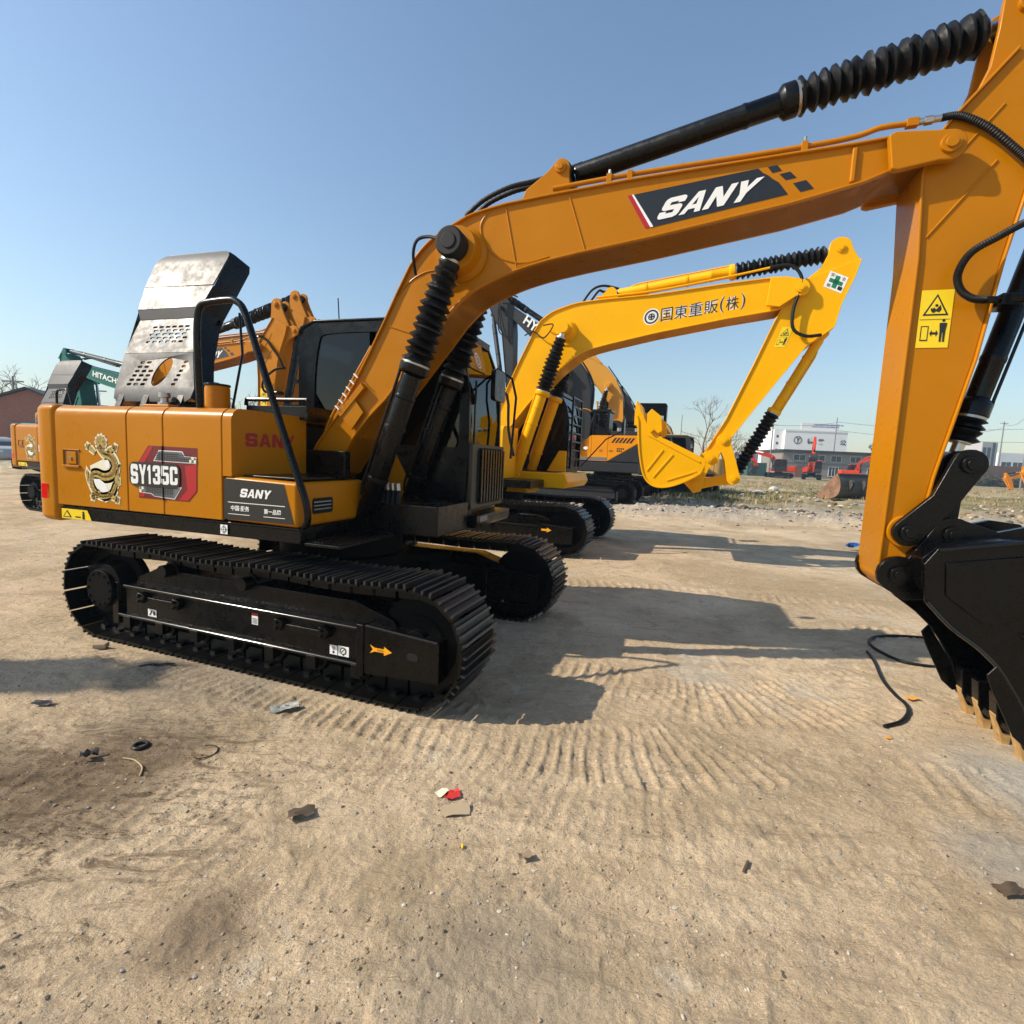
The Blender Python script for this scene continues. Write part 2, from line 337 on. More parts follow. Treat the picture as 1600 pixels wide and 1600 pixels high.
def undercarriage(root, Lf, Lr, H, Yo, w, m=None, frame=None, fine=True):
    m = m or TRK; frame = frame or BLK; zc = H/2
    for sgn in (-1, 1):
        a, b = sorted((sgn*Yo, sgn*(Yo-w))); track_belt(root, Lf, Lr, H, a, b, 46 if fine else 36, m, fine)
        yc = (a+b)/2; r = H/2-.1; yo = sgn*(Yo-.1)
        mb = MB(); wheel(mb, Lf-H/2, zc, r, yc-.09, yc+.09); mb.cyl((Lf-H/2, yc-.15, zc), (Lf-H/2, yc+.15, zc), .09); mb.build('idler', TRKD, root, bev=.004)
        mb = MB(); wheel(mb, Lr+H/2, zc, r-.02, yc-.05, yc+.05)
        mb.lathe((Lr+H/2, yc, zc), (Lr+H/2, yo+sgn*.06, zc), [(0, .22), (.8, .2), (.82, .155), (.98, .155), (1, .15)], 32)
        for k in range(12):
            t = 2*math.pi*k/12; q = (Lr+H/2+.13*math.cos(t), yo+sgn*.06, zc+.13*math.sin(t)); mb.cyl(q, (q[0], q[1]+sgn*.012, q[2]), .012, 6)
        mb.build('sprocket', TRKD, root, bev=.003)
        # side frame: channel with flanges facing outward, a proud front box
        mb = MB(); fx0, fx1 = Lr+H*.78, Lf-H*.98
        ya, yb = sorted((yo, yc-sgn*.16))
        mb.prism([(fx0, zc-.2), (fx1, zc-.2), (fx1, zc+.05), (fx0, zc+.05)], ya, yb)
        mb.prism([(fx0-.02, zc+.03), (fx1, zc+.03), (fx1, zc+.06), (fx0+.06, zc+.06)], *sorted((yo+sgn*.022, yo-sgn*.05)))
        mb.prism([(fx0-.06, zc-.21), (fx1, zc-.21), (fx1, zc-.185), (fx0-.06, zc-.185)], *sorted((yo+sgn*.026, yo-sgn*.05)))
        mb.prism([(fx0-.12, zc-.27), (fx0-.05, zc-.27), (fx0-.05, zc+.07), (fx0-.12, zc+.07)], *sorted((yo+sgn*.03, yo-sgn*.2)))
        mb.prism([(fx1+.03, zc-.24), (fx1+.58, zc-.21), (fx1+.58, zc+.05), (fx1+.03, zc+.085)], *sorted((yo+sgn*.04, yc-sgn*.14)))
        mb.prism([(fx1-.02, zc-.26), (fx1+.035, zc-.26), (fx1+.035, zc+.09), (fx1-.02, zc+.09)], *sorted((yo+sgn*.05, yc-sgn*.16)))
        mb.prism([(fx0+.05, zc+.04), (fx1+.25, zc+.04), (fx1+.2, zc+.12), (fx1-.1, zc+.21), (fx0+.3, zc+.21), (fx0+.1, zc+.12)], yc-.11, yc+.11)
        fo = mb.build('track_frame', frame, root, bev=.006)
        mb = MB()
        for xa, xb, zz in ((fx0+.02, fx1-.03, zc+.052), (fx0-.05, fx1-.03, zc-.192), (fx1+.05, fx1+.57, zc+.066)):
            za, zb = (zz, zz) if xa < fx1 else (zc+.085, zc+.052)
            mb.tube([(xa, yo+sgn*.024 if xa < fx1 else yo+sgn*.036, za), (xb, yo+sgn*.024 if xa < fx1 else yo+sgn*.036, zb)], .011, 12)
        mb.build('glint_bar', mat('polished_black_edge', (.004, .004, .004), .16, spec=.6), fo)  # round bars added along the flange edges to catch the sun as glint lines
        if fine:
            mb = MB()
            for xs in (fx0+.2, fx0+1.57):
                for q in (0, .38):
                    mb.prism([(xs+q, zc-.06), (xs+q+.05, zc-.06), (xs+q+.08, zc+.0), (xs+q+.05, zc+.02), (xs+q, zc+.02)], *sorted((yo, yo+sgn*.05)))
                    for zz in (-.04, .0): mb.cyl((xs+q+.025, yo+sgn*.05, zc+zz), (xs+q+.025, yo+sgn*.068, zc+zz), .012, 6)
                mb.box(xs+.05, xs+.38, *sorted((yo, yo+sgn*.03)), zc-.05, zc-.01)
            mb.build('guide_bracket', frame, root, bev=.003)
            mb = MB()
            for k in range(7):
                x = fx0+.05+k*(Lf-H/2-.25-fx0)/6.6; wheel(mb, x, .16, .085, yc-.14, yc+.14, 16)
                mb.box(x-.04, x+.04, *sorted((yc+sgn*.15, yc+sgn*.185)), .12, .21)
            mb.build('bottom_roller', m, root, bev=.003)
            for x in (fx0+.45, fx0+1.25):
                mb = MB(); mb.lathe((x, yc-.1, H-.19), (x, yc+.16*sgn if sgn > 0 else yc+.1, H-.19), [(0, .07), (.25, .07), (.3, .055), (.7, .055), (.75, .07), (1, .07)], 16)
                mb.cyl((x, yc-.18, H-.19), (x, yc+.18, H-.19), .05, 14); mb.box(x-.04, x+.04, yc-.05, yc+.05, zc+.04, H-.19); mb.build('carrier_roller', m, root, bev=.003)
    mb = MB(); hx = (Lf-Lr)*.27
    mb.prism([(-.75, -.75), (.75, -.75), (.55, 0), (.75, .75), (-.75, .75), (-.55, 0)], zc+.02, zc+.24, 'z')
    for sx in (-1, 1):
        for sy in (-1, 1):
            mb.add([(sx*.3, sy*.3, zc-.06), (sx*.75, sy*.3, zc-.06), (sx*1.0, sy*(Yo-w/2), zc-.1), (sx*.55, sy*(Yo-w/2), zc-.1),
                    (sx*.3, sy*.3, zc+.2), (sx*.75, sy*.3, zc+.2), (sx*1.0, sy*(Yo-w/2), zc+.06), (sx*.55, sy*(Yo-w/2), zc+.06)],
                   [(0, 1, 2, 3), (4, 5, 6, 7), (0, 1, 5, 4), (1, 2, 6, 5), (2, 3, 7, 6), (3, 0, 4, 7)])
    mb.lathe((0, 0, zc+.2), (0, 0, H+.16), [(0, .6), (.3, .6), (.3, .54), (1, .54)], 40)
    mb.build('car_body', TRKD, root, bev=.012)
def bellows(mb, p0, p1, ro, ri, n, rg, nn=18, m=None, soft=.35):
    prof = [(0, ri)]; ts = []
    for i in range(n): ts.append((i+.5)/n)
    for i, t in enumerate(ts):
        f = 1-soft*max(0, (t-.45)/.55)**1.5; j = rg.uniform(-.18, .18)/n
        prof += [(t+j-.16/n, (ro*f*.96)), (t+j+.04/n, ro*f*rg.uniform(.94, 1.05)), (min(1, t+.5/n), ri*max(f, .8)*rg.uniform(.93, 1.05))]
    prof.append((1, ri*.8)); prof.sort(key=lambda q: q[0]); mb.lathe(p0, p1, prof, nn, m, wob=.05, rg=rg)
def ram(root, name, base, eye, y, r, tc, tb0, tb1, paint, rb=1.55, nb=14, eyew=.1, rz=0, pipes=True, seed=1, soft=.35):
    "hydraulic cylinder from base to eye (x,z): barrel to tc, collar, cloth bellows tb0..tb1, rod, eyes"
    rg = random.Random(seed); A = Vector((base[0], y, base[1])); B = Vector((eye[0], y, eye[1])); d = (B-A); P = lambda t: A+d*t; L = d.length
    mb = MB(); mb.lathe(P(.03), P(tc), [(0, r*.9), (.01, r), (.84, r), (.845, r*1.06), (.86, r*1.06), (.865, r), (1, r)], 28)
    mb.lathe(P(tc), P(tb0), [(0, r), (.25, r*1.42), (.3, r*1.46), (.93, r*1.46), (1, r*1.3)], 28)
    mb.cyl((A.x, y-eyew, A.z), (A.x, y+eyew, A.z), r*1.05, 24)
    if pipes:
        n = Vector((-d.z, 0, d.x)).normalized()
        for sy in (-.5, .5):
            o = n*(r*1.15)+Vector((0, sy*r, 0)); mb.tube([P(.1)+o*.8, P(.14)+o, P(tc)+o, P(tc+.02)+o*1.05], r*.16, 8)
        for t in (.3, .65): mb.lathe(P(tc*t), P(tc*t+.012), [(0, r*1.12), (1, r*1.12)], 24)
    o = mb.build(name, paint, root, bev=.003, rz=rz)
    mb = MB(); mb.cyl(P(tb0-.01), P(1), r*.55, 16, 1); mb.cyl((B.x, y-eyew, B.z), (B.x, y+eyew, B.z), r*1.05, 24, 0); mb.build('piston_rod', [paint, STEEL], o)
    if nb:
        mb = MB(); bellows(mb, P(tb0), P(tb1), r*rb, r*1.05, nb, rg, soft=soft); mb.build('bellows', BEL, o, ang=25)
        mb = MB(); mb.lathe(P(tb0-.004), P(tb0+.006), [(0, r*1.36), (1, r*1.36)], 24); mb.lathe(P(tb1-.006), P(tb1+.004), [(0, r*.95), (1, r*.95)], 20); mb.build('hose_clamp', ZINC, o)
    return o
def girder(root, name, top, bot, y0, y1, paint, rz=0, fl=.024, bev=.006, th=.016, label=None):
    "welded box section: side plates with top and bottom flange plates standing slightly proud"
    mb = MB(); mb.prism(top+bot[::-1], y0+fl, y1-fl)
    mb.strip(top, -th, y0, y1); mb.strip(bot, th, y0, y1)
    return mb.build(name, paint, root, label, bev=bev, rz=rz)
def pin(mb, x, z, y0, y1, r, n=24):
    mb.lathe((x, y0, z), (x, y1, z), [(0, r*.55), (0.0001, r), (1, r), (1, r*.55)], n)
    for a, b in ((y0, -.012), (y1, .012)): mb.cyl((x, a, z), (x, a+b, z), r*.6, n)
BK_MOUTH = [(4.30, 1.1), (4.33, .88), (4.46, .745), (4.6, .645), (4.7, .55), (4.77, .45), (4.84, .33), (4.90, .17)]
BK_BACK = [(4.93, .11), (5.1, .12), (5.28, .22), (5.43, .38), (5.52, .6), (5.52, .83), (5.42, 1.03), (5.25, 1.17), (5.02, 1.25), (4.74, 1.275), (4.5, 1.245), (4.36, 1.2)]
def bucket(root, p1, p2, y0, y1, paint, toothm, nt=4, sc=None, rz=0, pw=.12, flip=False, outline=None):
    "bucket mapped from its own pins (4.25,.995),(4.5,1.265) onto the pins p1,p2"
    a = Vector((4.25, .995)); b = Vector((4.5, 1.265)); p1 = Vector(p1); p2 = Vector(p2)
    k = sc or (p2-p1).length/(b-a).length; an = math.atan2(p2.y-p1.y, p2.x-p1.x)-math.atan2(b.y-a.y, b.x-a.x)*(-1 if flip else 1); c, s = math.cos(an), math.sin(an)
    def M(p):
        d = Vector((p[0], p[1]))-a
        if flip: d.y = -d.y
        return (p1.x+k*(c*d.x-s*d.y), p1.y+k*(s*d.x+c*d.y))
    def MP(P): return [M(p) for p in P]
    mb = MB(); t = .03*k
    if outline: return bucket_outline(root, outline, p1, p2, y0, y1, paint, toothm, k, rz, pw)
    side = MP(BK_MOUTH+sm2(BK_BACK, 3))
    mb.prism(side, y0, y0+t); mb.prism(side, y1-t, y1)
    sh = sm2(BK_BACK, 4)+[(4.30, 1.13), (4.31, 1.0), (4.36, .92)]; off = []
    for i, p in enumerate(sh):
        q0 = sh[max(i-1, 0)]; q1 = sh[min(i+1, len(sh)-1)]; d = Vector((q1[0]-q0[0], q1[1]-q0[1])).normalized(); off.append((p[0]-d.y*.022, p[1]+d.x*.022))
    mb.quadstrip(MP(sh), MP(off), y0+t+.004, y1-t-.004)
    lip = MP([(4.9, .10), (5.12, .125), (5.11, .165), (4.9, .145)]); mb.prism(lip, y0+.004, y1-.004)
    # wear strips and side cutters, mouth edge bar
    for yy in ((y0-.018*k, y0-.002), (y1+.002, y1+.018*k)):
        mb.prism(MP([(4.70, .56), (4.84, .34), (4.955, .12), (4.89, .1), (4.82, .16), (4.70, .40), (4.66, .5)]), *yy)
        mb.prism(MP([(4.9, .12), (5.1, .11), (5.28, .2), (5.45, .38), (5.54, .6), (5.46, .63), (5.38, .42), (5.24, .28), (5.08, .19), (4.93, .2)]), *yy)
    body = mb.build('bucket', paint, root, bev=.006, rz=rz)
    yc = (y0+y1)/2
    for sy in (-1, 1):
        mb = MB(); ya, yb = sorted((yc+sy*(pw+.05), yc+sy*(pw+.095)))
        mb.prism(MP(arc(4.25, .995, .115, 70, 250, 8)+[(4.3, .84), (4.42, .86), (4.44, 1.0), (4.62, 1.19), (4.9, 1.27), (5.1, 1.25), (5.02, 1.33), (4.86, 1.345), (4.72, 1.30)]+arc(4.5, 1.265, .105, 60, 140, 6)), ya, yb)
        mb.build('bucket_ear', paint, body, bev=.006)
    mb = MB()
    for q in ((4.25, .995), (4.5, 1.265)):
        x, z = M(q); pin(mb, x, z, yc-pw-.12, yc+pw+.12, .055*k)
    mb.build('bucket_pin', paint, body, bev=.003)
    for i in range(nt):
        yy = y0+.1*k+(y1-y0-.2*k)*i/(nt-1); mb = MB(); w_ = .042*k
        mb.prism(MP([(4.86, .30), (4.97, .30), (5.01, .14), (4.97, .06), (4.92, .06), (4.88, .14)]), yy-w_, yy+w_)
        h = mb.build('tooth_adapter', paint, body, bev=.006)
        mb = MB(); A_ = MP([(4.87, .17), (4.985, .17)]); B_ = MP([(4.93, -.035), (4.965, -.035)])
        mb.add([(A_[0][0], yy-w_*.85, A_[0][1]), (A_[0][0], yy+w_*.85, A_[0][1]), (A_[1][0], yy+w_*.85, A_[1][1]), (A_[1][0], yy-w_*.85, A_[1][1]),
                (B_[0][0], yy-w_*.8, B_[0][1]), (B_[0][0], yy+w_*.8, B_[0][1]), (B_[1][0], yy+w_*.8, B_[1][1]), (B_[1][0], yy-w_*.8, B_[1][1])],
               [(0, 1, 2, 3), (4, 5, 6, 7), (0, 1, 5, 4), (1, 2, 6, 5), (2, 3, 7, 6), (3, 0, 4, 7)])
        mb.build('tooth', toothm, body, bev=.008)
    return body
def bucket_outline(root, O, p1, p2, y0, y1, paint, toothm, k, rz, pw):
    "bucket given by its own mouth edge and back curve, teeth at the end of the mouth"
    M_, B_ = O['mouth'], sm2(O['back'], 4); t = .03*k; yc = (y0+y1)/2; mb = MB()
    mb.prism(M_+B_, y0, y0+t); mb.prism(M_+B_, y1-t, y1); off = []
    for i, p in enumerate(B_):
        q0 = B_[max(i-1, 0)]; q1 = B_[min(i+1, len(B_)-1)]; d = Vector((q1[0]-q0[0], q1[1]-q0[1])).normalized(); off.append((p[0]+d.y*.028, p[1]-d.x*.028))
    mb.quadstrip(B_, off, y0+t+.004, y1-t-.004); n = len(B_); ws = B_[n//3:]; wo = []
    c0 = Vector((sum(p[0] for p in B_)/n, sum(p[1] for p in B_)/n))
    for P in (B_,):
        A_ = [(p[0], p[1]) for p in P]; I_ = [tuple(c0+(Vector(p)-c0)*.90) for p in P]
        for ya, yb in ((y0-.02, y0-.001), (y1+.001, y1+.02)): mb.quadstrip(A_, I_, ya, yb)
    body = mb.build('bucket', paint, root, bev=.006, rz=rz)
    for a, b in O['ribs']:
        mb = MB(); d = (Vector(b)-Vector(a)).normalized(); nn = Vector((-d.y, d.x))*.014
        mb.prism([tuple(Vector(a)-nn), tuple(Vector(b)-nn), tuple(Vector(b)+nn), tuple(Vector(a)+nn)], y0-.014, y0-.0005); mb.build('side_rib', paint, body, bev=.005)
    for ya, yb in ((y0-.055, y0-.02), (y1+.02, y1+.055)): mb = MB(); mb.prism(O['cutter'], ya, yb); mb.build('side_cutter', paint, body, bev=.008)
    for sy in (-1, 1):
        mb = MB(); mb.prism(O['ear'], *sorted((yc+sy*(pw+.05), yc+sy*(pw+.1)))); mb.build('bucket_ear', paint, body, bev=.006)
    mb = MB()
    for q in (p1, p2): pin(mb, q[0], q[1], yc-pw-.13, yc+pw+.13, .06*k)
    mb.build('bucket_pin', paint, body, bev=.003)
    a = Vector(B_[-1]); d = (a-Vector(B_[-4])).normalized(); nn = Vector((-d.y, d.x))
    for i in range(4):
        yy = y0+.12*k+(y1-y0-.24*k)*i/3; mb = MB(); w_ = .05*k
        mb.prism([tuple(a-d*.16-nn*.04), tuple(a+d*.05-nn*.045), tuple(a+d*.05+nn*.045), tuple(a-d*.16+nn*.06)], yy-w_, yy+w_); h = mb.build('tooth_adapter', paint, body, bev=.006)
        mb = MB(); mb.prism([tuple(a+d*.03-nn*.05), tuple(a+d*.24-nn*.012), tuple(a+d*.24+nn*.012), tuple(a+d*.03+nn*.05)], yy-w_*.8, yy+w_*.8); mb.build('tooth', paint, body, bev=.006)
    return body
def bar(mb, a, b, ra, rb, y0, y1, bow=0):
    "flat link plate between two (x,z) pins with round ends"
    a = Vector(a); b = Vector(b); an = math.degrees(math.atan2(b.y-a.y, b.x-a.x)); n = Vector((-(b-a).y, (b-a).x)).normalized()
    m = (a+b)/2+n*bow; rm = min(ra, rb)*.82
    mb.prism(arc(a.x, a.y, ra, an+75, an+285, 10)+[tuple(m-n*rm)]+arc(b.x, b.y, rb, an-105, an+105, 10)+[tuple(m+n*rm)], y0, y1)
def linkage(root, arm_pin, joint, bpin, y0, y1, paint, r=.085, rz=0, bow=-.03):
    mb = MB()
    for ya, yb in ((y0-.05, y0-.005), (y1+.005, y1+.05)): bar(mb, arm_pin, joint, r, r*1.05, ya, yb, bow)
    for q in (arm_pin, joint): pin(mb, q[0], q[1], y0-.075, y1+.075, r*.62)
    l = mb.build('arm_link', paint, root, bev=.005, rz=rz)
    mb = MB(); yc = (y0+y1)/2; bar(mb, joint, bpin, r*1.0, r*.95, yc-.09, yc+.09); mb.build('bucket_link', paint, root, bev=.008, rz=rz)
def warning_sign(name, x0, x1, z0, z1, y, parent, step=.0015, sl=0):
    "yellow sticker: triangle above, load box, double arrow and standing man below"
    W = x1-x0; H = z1-z0
    def T(P): return [(x0+W*p[0]+sl*p[1], z0+H*p[1]) for p in P]
    man = [(.70, .10), (.76, .10), (.77, .26), (.79, .26), (.80, .10), (.86, .10), (.87, .30), (.90, .42), (.86, .43), (.70, .43), (.66, .42), (.69, .28)]
    return sticker(name, [(YVN, [T(rect(0, 1, 0, 1))]), (BVN, [T(rect(.03, .97, .488, .496)), T([(.5, .93), (.1, .56), (.9, .56)]), T(rect(.1, .34, .12, .38)), T([(.38, .25), (.45, .31), (.45, .27), (.58, .27), (.58, .31), (.65, .25), (.58, .19), (.58, .23), (.45, .23), (.45, .19)]), T(man), T(ell(.78, .47, .05, .025, 12))]),
        (YVN, [T([(.5, .88), (.19, .585), (.81, .585)]), T(rect(.13, .31, .14, .36))]), (BVN, [T([(.36, .62), (.42, .70), (.50, .66), (.62, .74), (.66, .66), (.6, .61), (.5, .63), (.42, .60)]), T(ell(.5, .73, .05, .025, 10)), T(ell(.36, .66, .03, .03, 8))])], y, parent, step)
# ------------------------------------------------------------------ shared cab
def put_plate(mb, geo, fn, m=0):
    v, f = geo; mb.add([fn(q) for q in v], f, m)
def make_cab(root, x0, x1, y0, y1, z0, z1, paint, roofpaint, rz=0, guard=False, s=1, glassm=None, rear_vents=False):
    glassm = glassm or GLS
    H = z1-z0; W = x1-x0; X = lambda t: x0+W*t; Z = lambda t: z0+H*t
    prof = [(X(0), Z(0)), (X(1), Z(0)), (X(1.02), Z(.36)), (X(1.015), Z(.62)), (X(.985), Z(.8)), (X(.93), Z(.93)), (X(.85), Z(.985)), (X(.1), Z(.985)), (X(.03), Z(.95)), (X(0), Z(.85))]
    win = sm2([(X(.10), Z(.42)), (X(.105), Z(.70)), (X(.13), Z(.88)), (X(.18), Z(.925)), (X(.44), Z(.93))], 3)+[(X(.46), Z(.42))]
    win2 = [(X(.52), Z(.36))]+[(X(.52), Z(.92))]+sm2([(X(.80), Z(.925)), (X(.88), Z(.89)), (X(.935), Z(.79)), (X(.962), Z(.6)), (X(.962), Z(.36))], 3)
    mb = MB()
    for yy in (y0+.02, y1-.02):
        put_plate(mb, holed(prof, [win, win2], .04), lambda q: (q.x, yy+q.z, q.y))
    mb.box(X(0), X(1), y0+.04, y1-.04, Z(0), Z(.03)); mb.box(X(.0)+.002, X(0)+.05, y0+.04, y1-.04, Z(.03), Z(.45))
    mb.box(X(.99)-.03, X(1.005), y0+.04, y1-.04, Z(.03), Z(.34))
    for yy in (y0+.04, y1-.10): mb.box(X(0)+.002, X(0)+.05, yy, yy+.06, Z(.45), Z(.85))
    cab = mb.build('cab', paint, root, bev=.008, rz=rz, ang=50)
    mb = MB(); rp = [(X(-.005), Z(.93)), (X(.03), Z(.96)), (X(.1), Z(.985)+.004), (X(.84), Z(.985)+.004), (X(.92), Z(.95)), (X(.935), Z(.955)), (X(.85), Z(1.0)), (X(.1), Z(1.0)), (X(.01), Z(.97))]
    mb.prism(rp, y0-.01, y1+.01); mb.prism([(X(.15), Z(1.0)), (X(.8), Z(1.0)), (X(.78), Z(1.012)), (X(.17), Z(1.012))], y0+.12, y1-.12)
    mb.build('cab_roof', roofpaint, cab, bev=.012, seg=3)
    for yy, nm in ((y0+.02, 'side_window'), (y1-.02, 'side_window')):
        mb = MB(); mb.prism(win, yy-.004, yy+.004); mb.prism(win2, yy-.004, yy+.004); mb.build(nm, glassm, cab)
    mb = MB(); ws = [(X(1.005), Z(.345)), (X(1.01), Z(.5)), (X(1.003), Z(.62)), (X(.975), Z(.8)), (X(.925), Z(.93))]
    mb.strip(ws, .006, y0+.07, y1-.07); mb.build('windshield', glassm, cab)
    mb = MB()
    for ya, yb in ((y0+.003, y0+.045), (y1-.045, y1-.003)): mb.strip(ws, .045, ya, yb)
    mb.box(X(.93)-.03, X(.93)+.02, y0+.05, y1-.05, Z(.915), Z(.95)); mb.build('front_pillar', paint, cab, bev=.008)
    mb = MB(); mb.box(X(0)+.02, X(0)+.026, y0+.1, y1-.1, Z(.45), Z(.85)); mb.build('rear_window', glassm, cab)
    mb = MB(); yc = (y0+y1)/2
    mb.box(X(.25), X(.52), yc-.24, yc+.24, Z(.2), Z(.28)); mb.prism([(X(.24), Z(.27)), (X(.31), Z(.27)), (X(.2), Z(.72)), (X(.14), Z(.70))], yc-.24, yc+.24)
    mb.box(X(.3), X(.6), yc-.38, yc-.28, Z(.25), Z(.38)); mb.box(X(.3), X(.6), yc+.28, yc+.38, Z(.25), Z(.38)); mb.box(X(.3), X(.5), yc-.2, yc+.2, Z(.03), Z(.2))
    mb.build('seat', SEATM, cab, bev=.03)
    if rear_vents:
        pass
    return cab
def raised_lid(root, xa, xb, y0, z0, y1, z1, paint, rz=0, depth=.24):
    "engine cover hinged open: pressed steel lid with rows of slots and an oval opening"
    L = math.hypot(y1-y0, z1-z0); ty, tz = (y1-y0)/L, (z1-z0)/L
    S = L/1.58; W = (xb-xa)/.91
    def n_of(t):
        K = [(0, -.02), (.07, .0), (.46, .0), (.47, .012), (.84, .012), (.94, .045), (1.17, .035), (1.18, .047), (1.48, .045), (1.58, .02)]
        return np.interp(t, [k[0] for k in K], [k[1] for k in K])
    def B(x, t):
        n = -depth+.02; return (xa+(x+2.05)*W, y0+ty*t*S-tz*n, z0+tz*t*S+ty*n)
    def P(x, t, n):   # x as measured on the photo's lid (-2.05..-1.14)
        n += n_of(t); return (xa+(x+2.05)*W, y0+ty*t*S-tz*n, z0+tz*t*S+ty*n)
    mb = MB()
    def plate(out, holes, th=.012): put_plate(mb, holed(out, holes, th), lambda q: P(q.x, q.y, q.z))
    holes = []
    for r in range(6):
        for c in range(4):
            x = -1.93+.055*r*.12+c*.082+r*.006; t = .15+r*.045
            if not (c == 3 and r < 1): holes.append(rrect(x, x+.058, t, t+.026, .011, 2))
    for r in range(6):
        for c in range(1 if r < 4 else 1):
            x = -1.40+r*.011; t = .15+r*.045; holes.append(rrect(x, x+.05, t, t+.026, .011, 2))
    oval = ell(-1.56, .29, .085, .15, 26, -.32); holes = [h for h in holes if all((p[0]+1.56)**2/.012+(p[1]-.29)**2/.03 > 1 for p in h)]
    plate(sm2([(-2.05, .10), (-2.04, .03), (-1.98, .0), (-1.2, .0), (-1.14, .03), (-1.12, .12), (-1.27, .478), (-2.09, .478)], 1), [oval]+holes)
    h2 = []
    for r in range(5):
        for c in range(6):
            x = -1.88+c*.078+r*.004+(.03 if r % 2 else 0); t = .585+r*.04; h2.append(rrect(x, x+.056, t, t+.024, .01, 2))
    plate([(-2.09, .482), (-1.268, .482), (-1.34, .84), (-2.08, .84)], h2)
    plate([(-2.08, .845), (-1.34, .845), (-1.335, .935), (-2.10, .935)], [])
    plate([(-2.10, .94), (-1.333, .94), (-1.285, 1.172), (-2.125, 1.19)], [])
    plate(sm2([(-2.125, 1.195), (-1.285, 1.178), (-1.225, 1.46), (-1.232, 1.51), (-1.258, 1.555), (-1.30, 1.578), (-1.35, 1.585), (-2.0, 1.585), (-2.05, 1.578), (-2.09, 1.55), (-2.112, 1.50), (-2.118, 1.45)], 1), [])
    lid = mb.build('raised_engine_cover', paint, root, rz=rz, ang=30)
    # right side skirt with a slot, left skirt, top and bottom skirts behind the lid
    mb = MB()
    R_ = [(-1.13, .03), (-1.2, .3), (-1.268, .48), (-1.34, .84), (-1.333, .94), (-1.285, 1.17), (-1.225, 1.48), (-1.25, 1.56), (-1.33, 1.585)]
    L_ = [(-2.05, .03), (-2.09, .48), (-2.09, .94), (-2.12, 1.19), (-2.115, 1.49), (-2.09, 1.56), (-2.03, 1.585)]
    for E_ in (R_, L_, [(-1.33, 1.585), (-2.03, 1.585)], [(-1.14, .01), (-2.04, .01)]):
        v = []; f = []
        sg = 1 if E_ is not L_ else -1
        for i, (x, t) in enumerate(E_):
            for dn, dx in ((0, 0), (-.04, .018*sg), (-depth, .05*sg if E_ in (R_, L_) else 0)): v.append(P(x+dx, t, dn) if dn > -.1 else B(x+dx, t))
        k = 3
        for i in range(len(E_)-1):
            for j in range(2): f.append((i*k+j, i*k+j+1, (i+1)*k+j+1, (i+1)*k+j))
        mb.add(v, f)
    mb.build('cover_skirt', BLK, lid, ang=30)
    mb = MB()   # inner stiffener and rim at the back
    for t in (.06, .9, 1.5): mb.obox(P(-1.68, t, -depth+.02), Vector((1, 0, 0)), Vector((0, ty, tz)), Vector((0, -tz, ty)), .42*W, .02, .012)
    mb.build('cover_brace', BLK, lid)
    mb = MB()
    for x in (-1.95, -1.65, -1.25): mb.obox(P(x, -.0, .012), Vector((1, 0, 0)), Vector((0, ty, tz)), Vector((0, -tz, ty)), .035, .06, .008)
    mb.build('cover_hinge', BLK, lid, bev=.004)
    return lid
